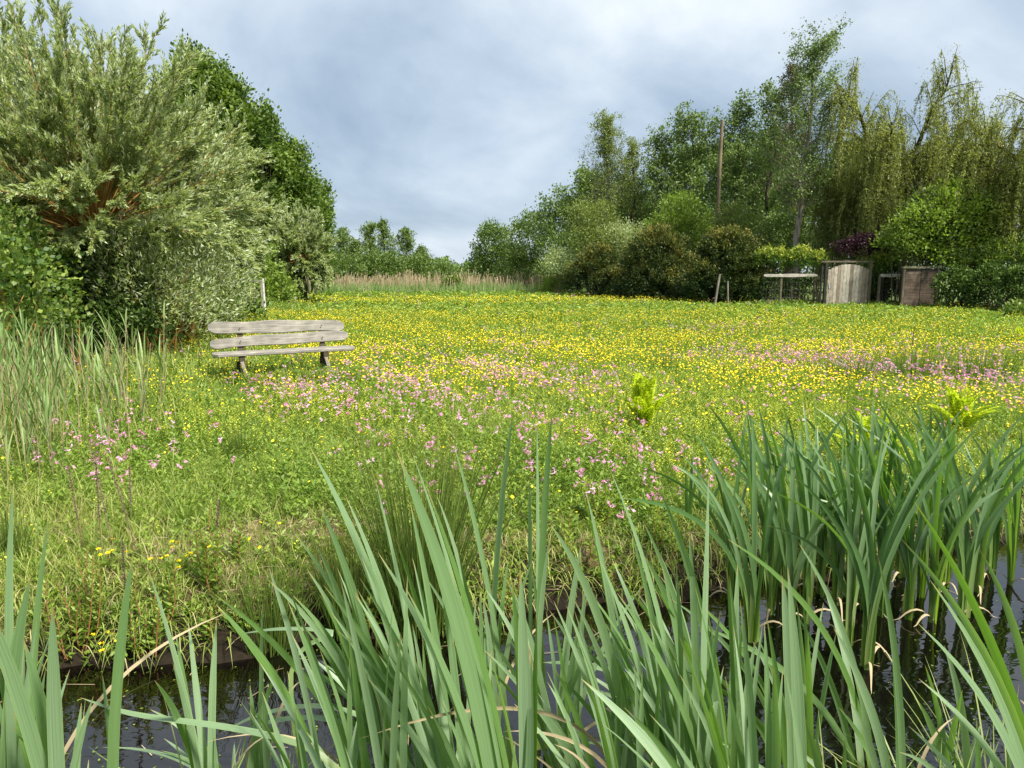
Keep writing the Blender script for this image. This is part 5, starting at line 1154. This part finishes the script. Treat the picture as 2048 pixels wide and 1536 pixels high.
sedge(420, 1.9, 30, .6, 'sedge tuft among the left fanning cattails'); sedge(1980, 1.9, 40, .7, 'tall pale sedge tuft between the two lower right cattails'); sedge(620, 1.75, 30, .62, 'sedge tuft below the bent cattail blades')
def seed_head(px0, py0, px1, py1, Y, label):
    a, b = at(px0, py0, Y), at(px1, py1, Y); base = np.array([b[0] + .03, Y, WATER]); mb = MB()
    u = np.linspace(0, 1, 8)[:, None]; P = bez(base, (base + b) / 2 + [0, 0, .1], a, 10)
    tubes(mb, P - base, np.linspace(.0022, .001, 10), 4, .4); m = 150; q = .72 + .28 * rng.random(m); c, T = sample(P[None], np.zeros(m, int), q)
    leaves(mb, c - base + .006 * rng.normal(size=(m, 3)), T + .8 * rng.normal(size=(m, 3)), .011, .006, rng.random(m))
    tag(mb.build('sedge_flower_stem', M['brown2'], origin=base), label, 'flower stem')
seed_head(757, 1405, 800, 1536, 1.5, 'brown drooping sedge flower stem at the bottom left of centre')
seed_head(1985, 1370, 2010, 1430, 1.9, 'small brown sedge flower stem in the right-hand water')
# marsh buttercups at the water line
def marsh():
    for k, (px, py, lab) in enumerate(((180, 1335, 'small yellow marsh flower group right at the water line'), (230, 1228, 'yellow flower group on the lip of the left bank'), (370, 1155, 'yellow flower group at the bare patch'), (330, 1165, 'single low yellow flower plant beside the red-stemmed herb'))):
        p = ground_at(px, py, -.3 if py > 1200 else -.1); p[1] = max(p[1], edge(p[0]) + .03); p[2] = height(p[0], p[1])
        t = thing('marsh_flower', lab, 'flower', p, group='yellow flowers along the bank'); st = MB()
        for j in range(6):
            fl = MB()
            e = np.array([.09 * rng.normal(), .06 * rng.normal(), .08 + .08 * rng.random()]); u = np.linspace(0, 1, 4)[:, None]
            tubes(st, e * u + [0, 0, .02] * np.sin(u * 3), np.full(4, .0016), 4, .5)
            a = np.arange(5) * 1.256; leaves(fl, np.repeat(e[None], 5, 0), np.stack([np.cos(a), np.sin(a), .4 + 0 * a], -1), .015, .014, .6); fl.build('flower_head', M['yellow'], t)
        a = rng.random(30) * 6.28; leaves(st, np.stack([.08 * rng.normal(size=30), .06 * rng.normal(size=30), .02 + .05 * rng.random(30)], -1), np.stack([np.cos(a), np.sin(a), .5 + 0 * a], -1), .04, .02, .5)
        st.build('foliage', M['herb'], t)
marsh()

def debris():
    mb = MB(); n = 900
    x = -3.5 + 8 * rng.random(n); y = 1.3 + (edge(x) - 1.3) * rng.random(n) ** .45; k = (y < edge(x) - .01) & (wob(x, y, 1.2, 5) > -.1 - .9 * (edge(x) - y < .25)); x, y = x[k], y[k]; n = len(x)
    a = rng.random(n) * 6.28; ax = np.stack([np.cos(a), np.sin(a), a * 0], -1); s_ = np.stack([-np.sin(a), np.cos(a), a * 0], -1)
    l = np.where(rng.random(n) < .12, .05 + .12 * rng.random(n), .006 + .008 * rng.random(n)); w = np.minimum(l * .8, .008)
    t = np.linspace(0, 1, 3)[None, :, None]; P = np.stack([x, y, WATER + .003 + .002 * rng.random(n)], -1)[:, None] + ax[:, None] * l[:, None, None] * t
    g_ = l < .02
    ribbons(mb, P[g_], s_[g_], w[g_][:, None] * np.array([.5, 1, .5]), rng.random(g_.sum()), mat=1); ribbons(mb, P[~g_], s_[~g_], .5 * w[~g_][:, None] * np.array([1, 1, .6]), rng.random((~g_).sum()), mat=0)
    return mb
tag(debris().build('floating_plant_debris', [M['straw'], M['herb']]), 'specks of duckweed and broken straw floating on the ditch', 'debris', kind='stuff')
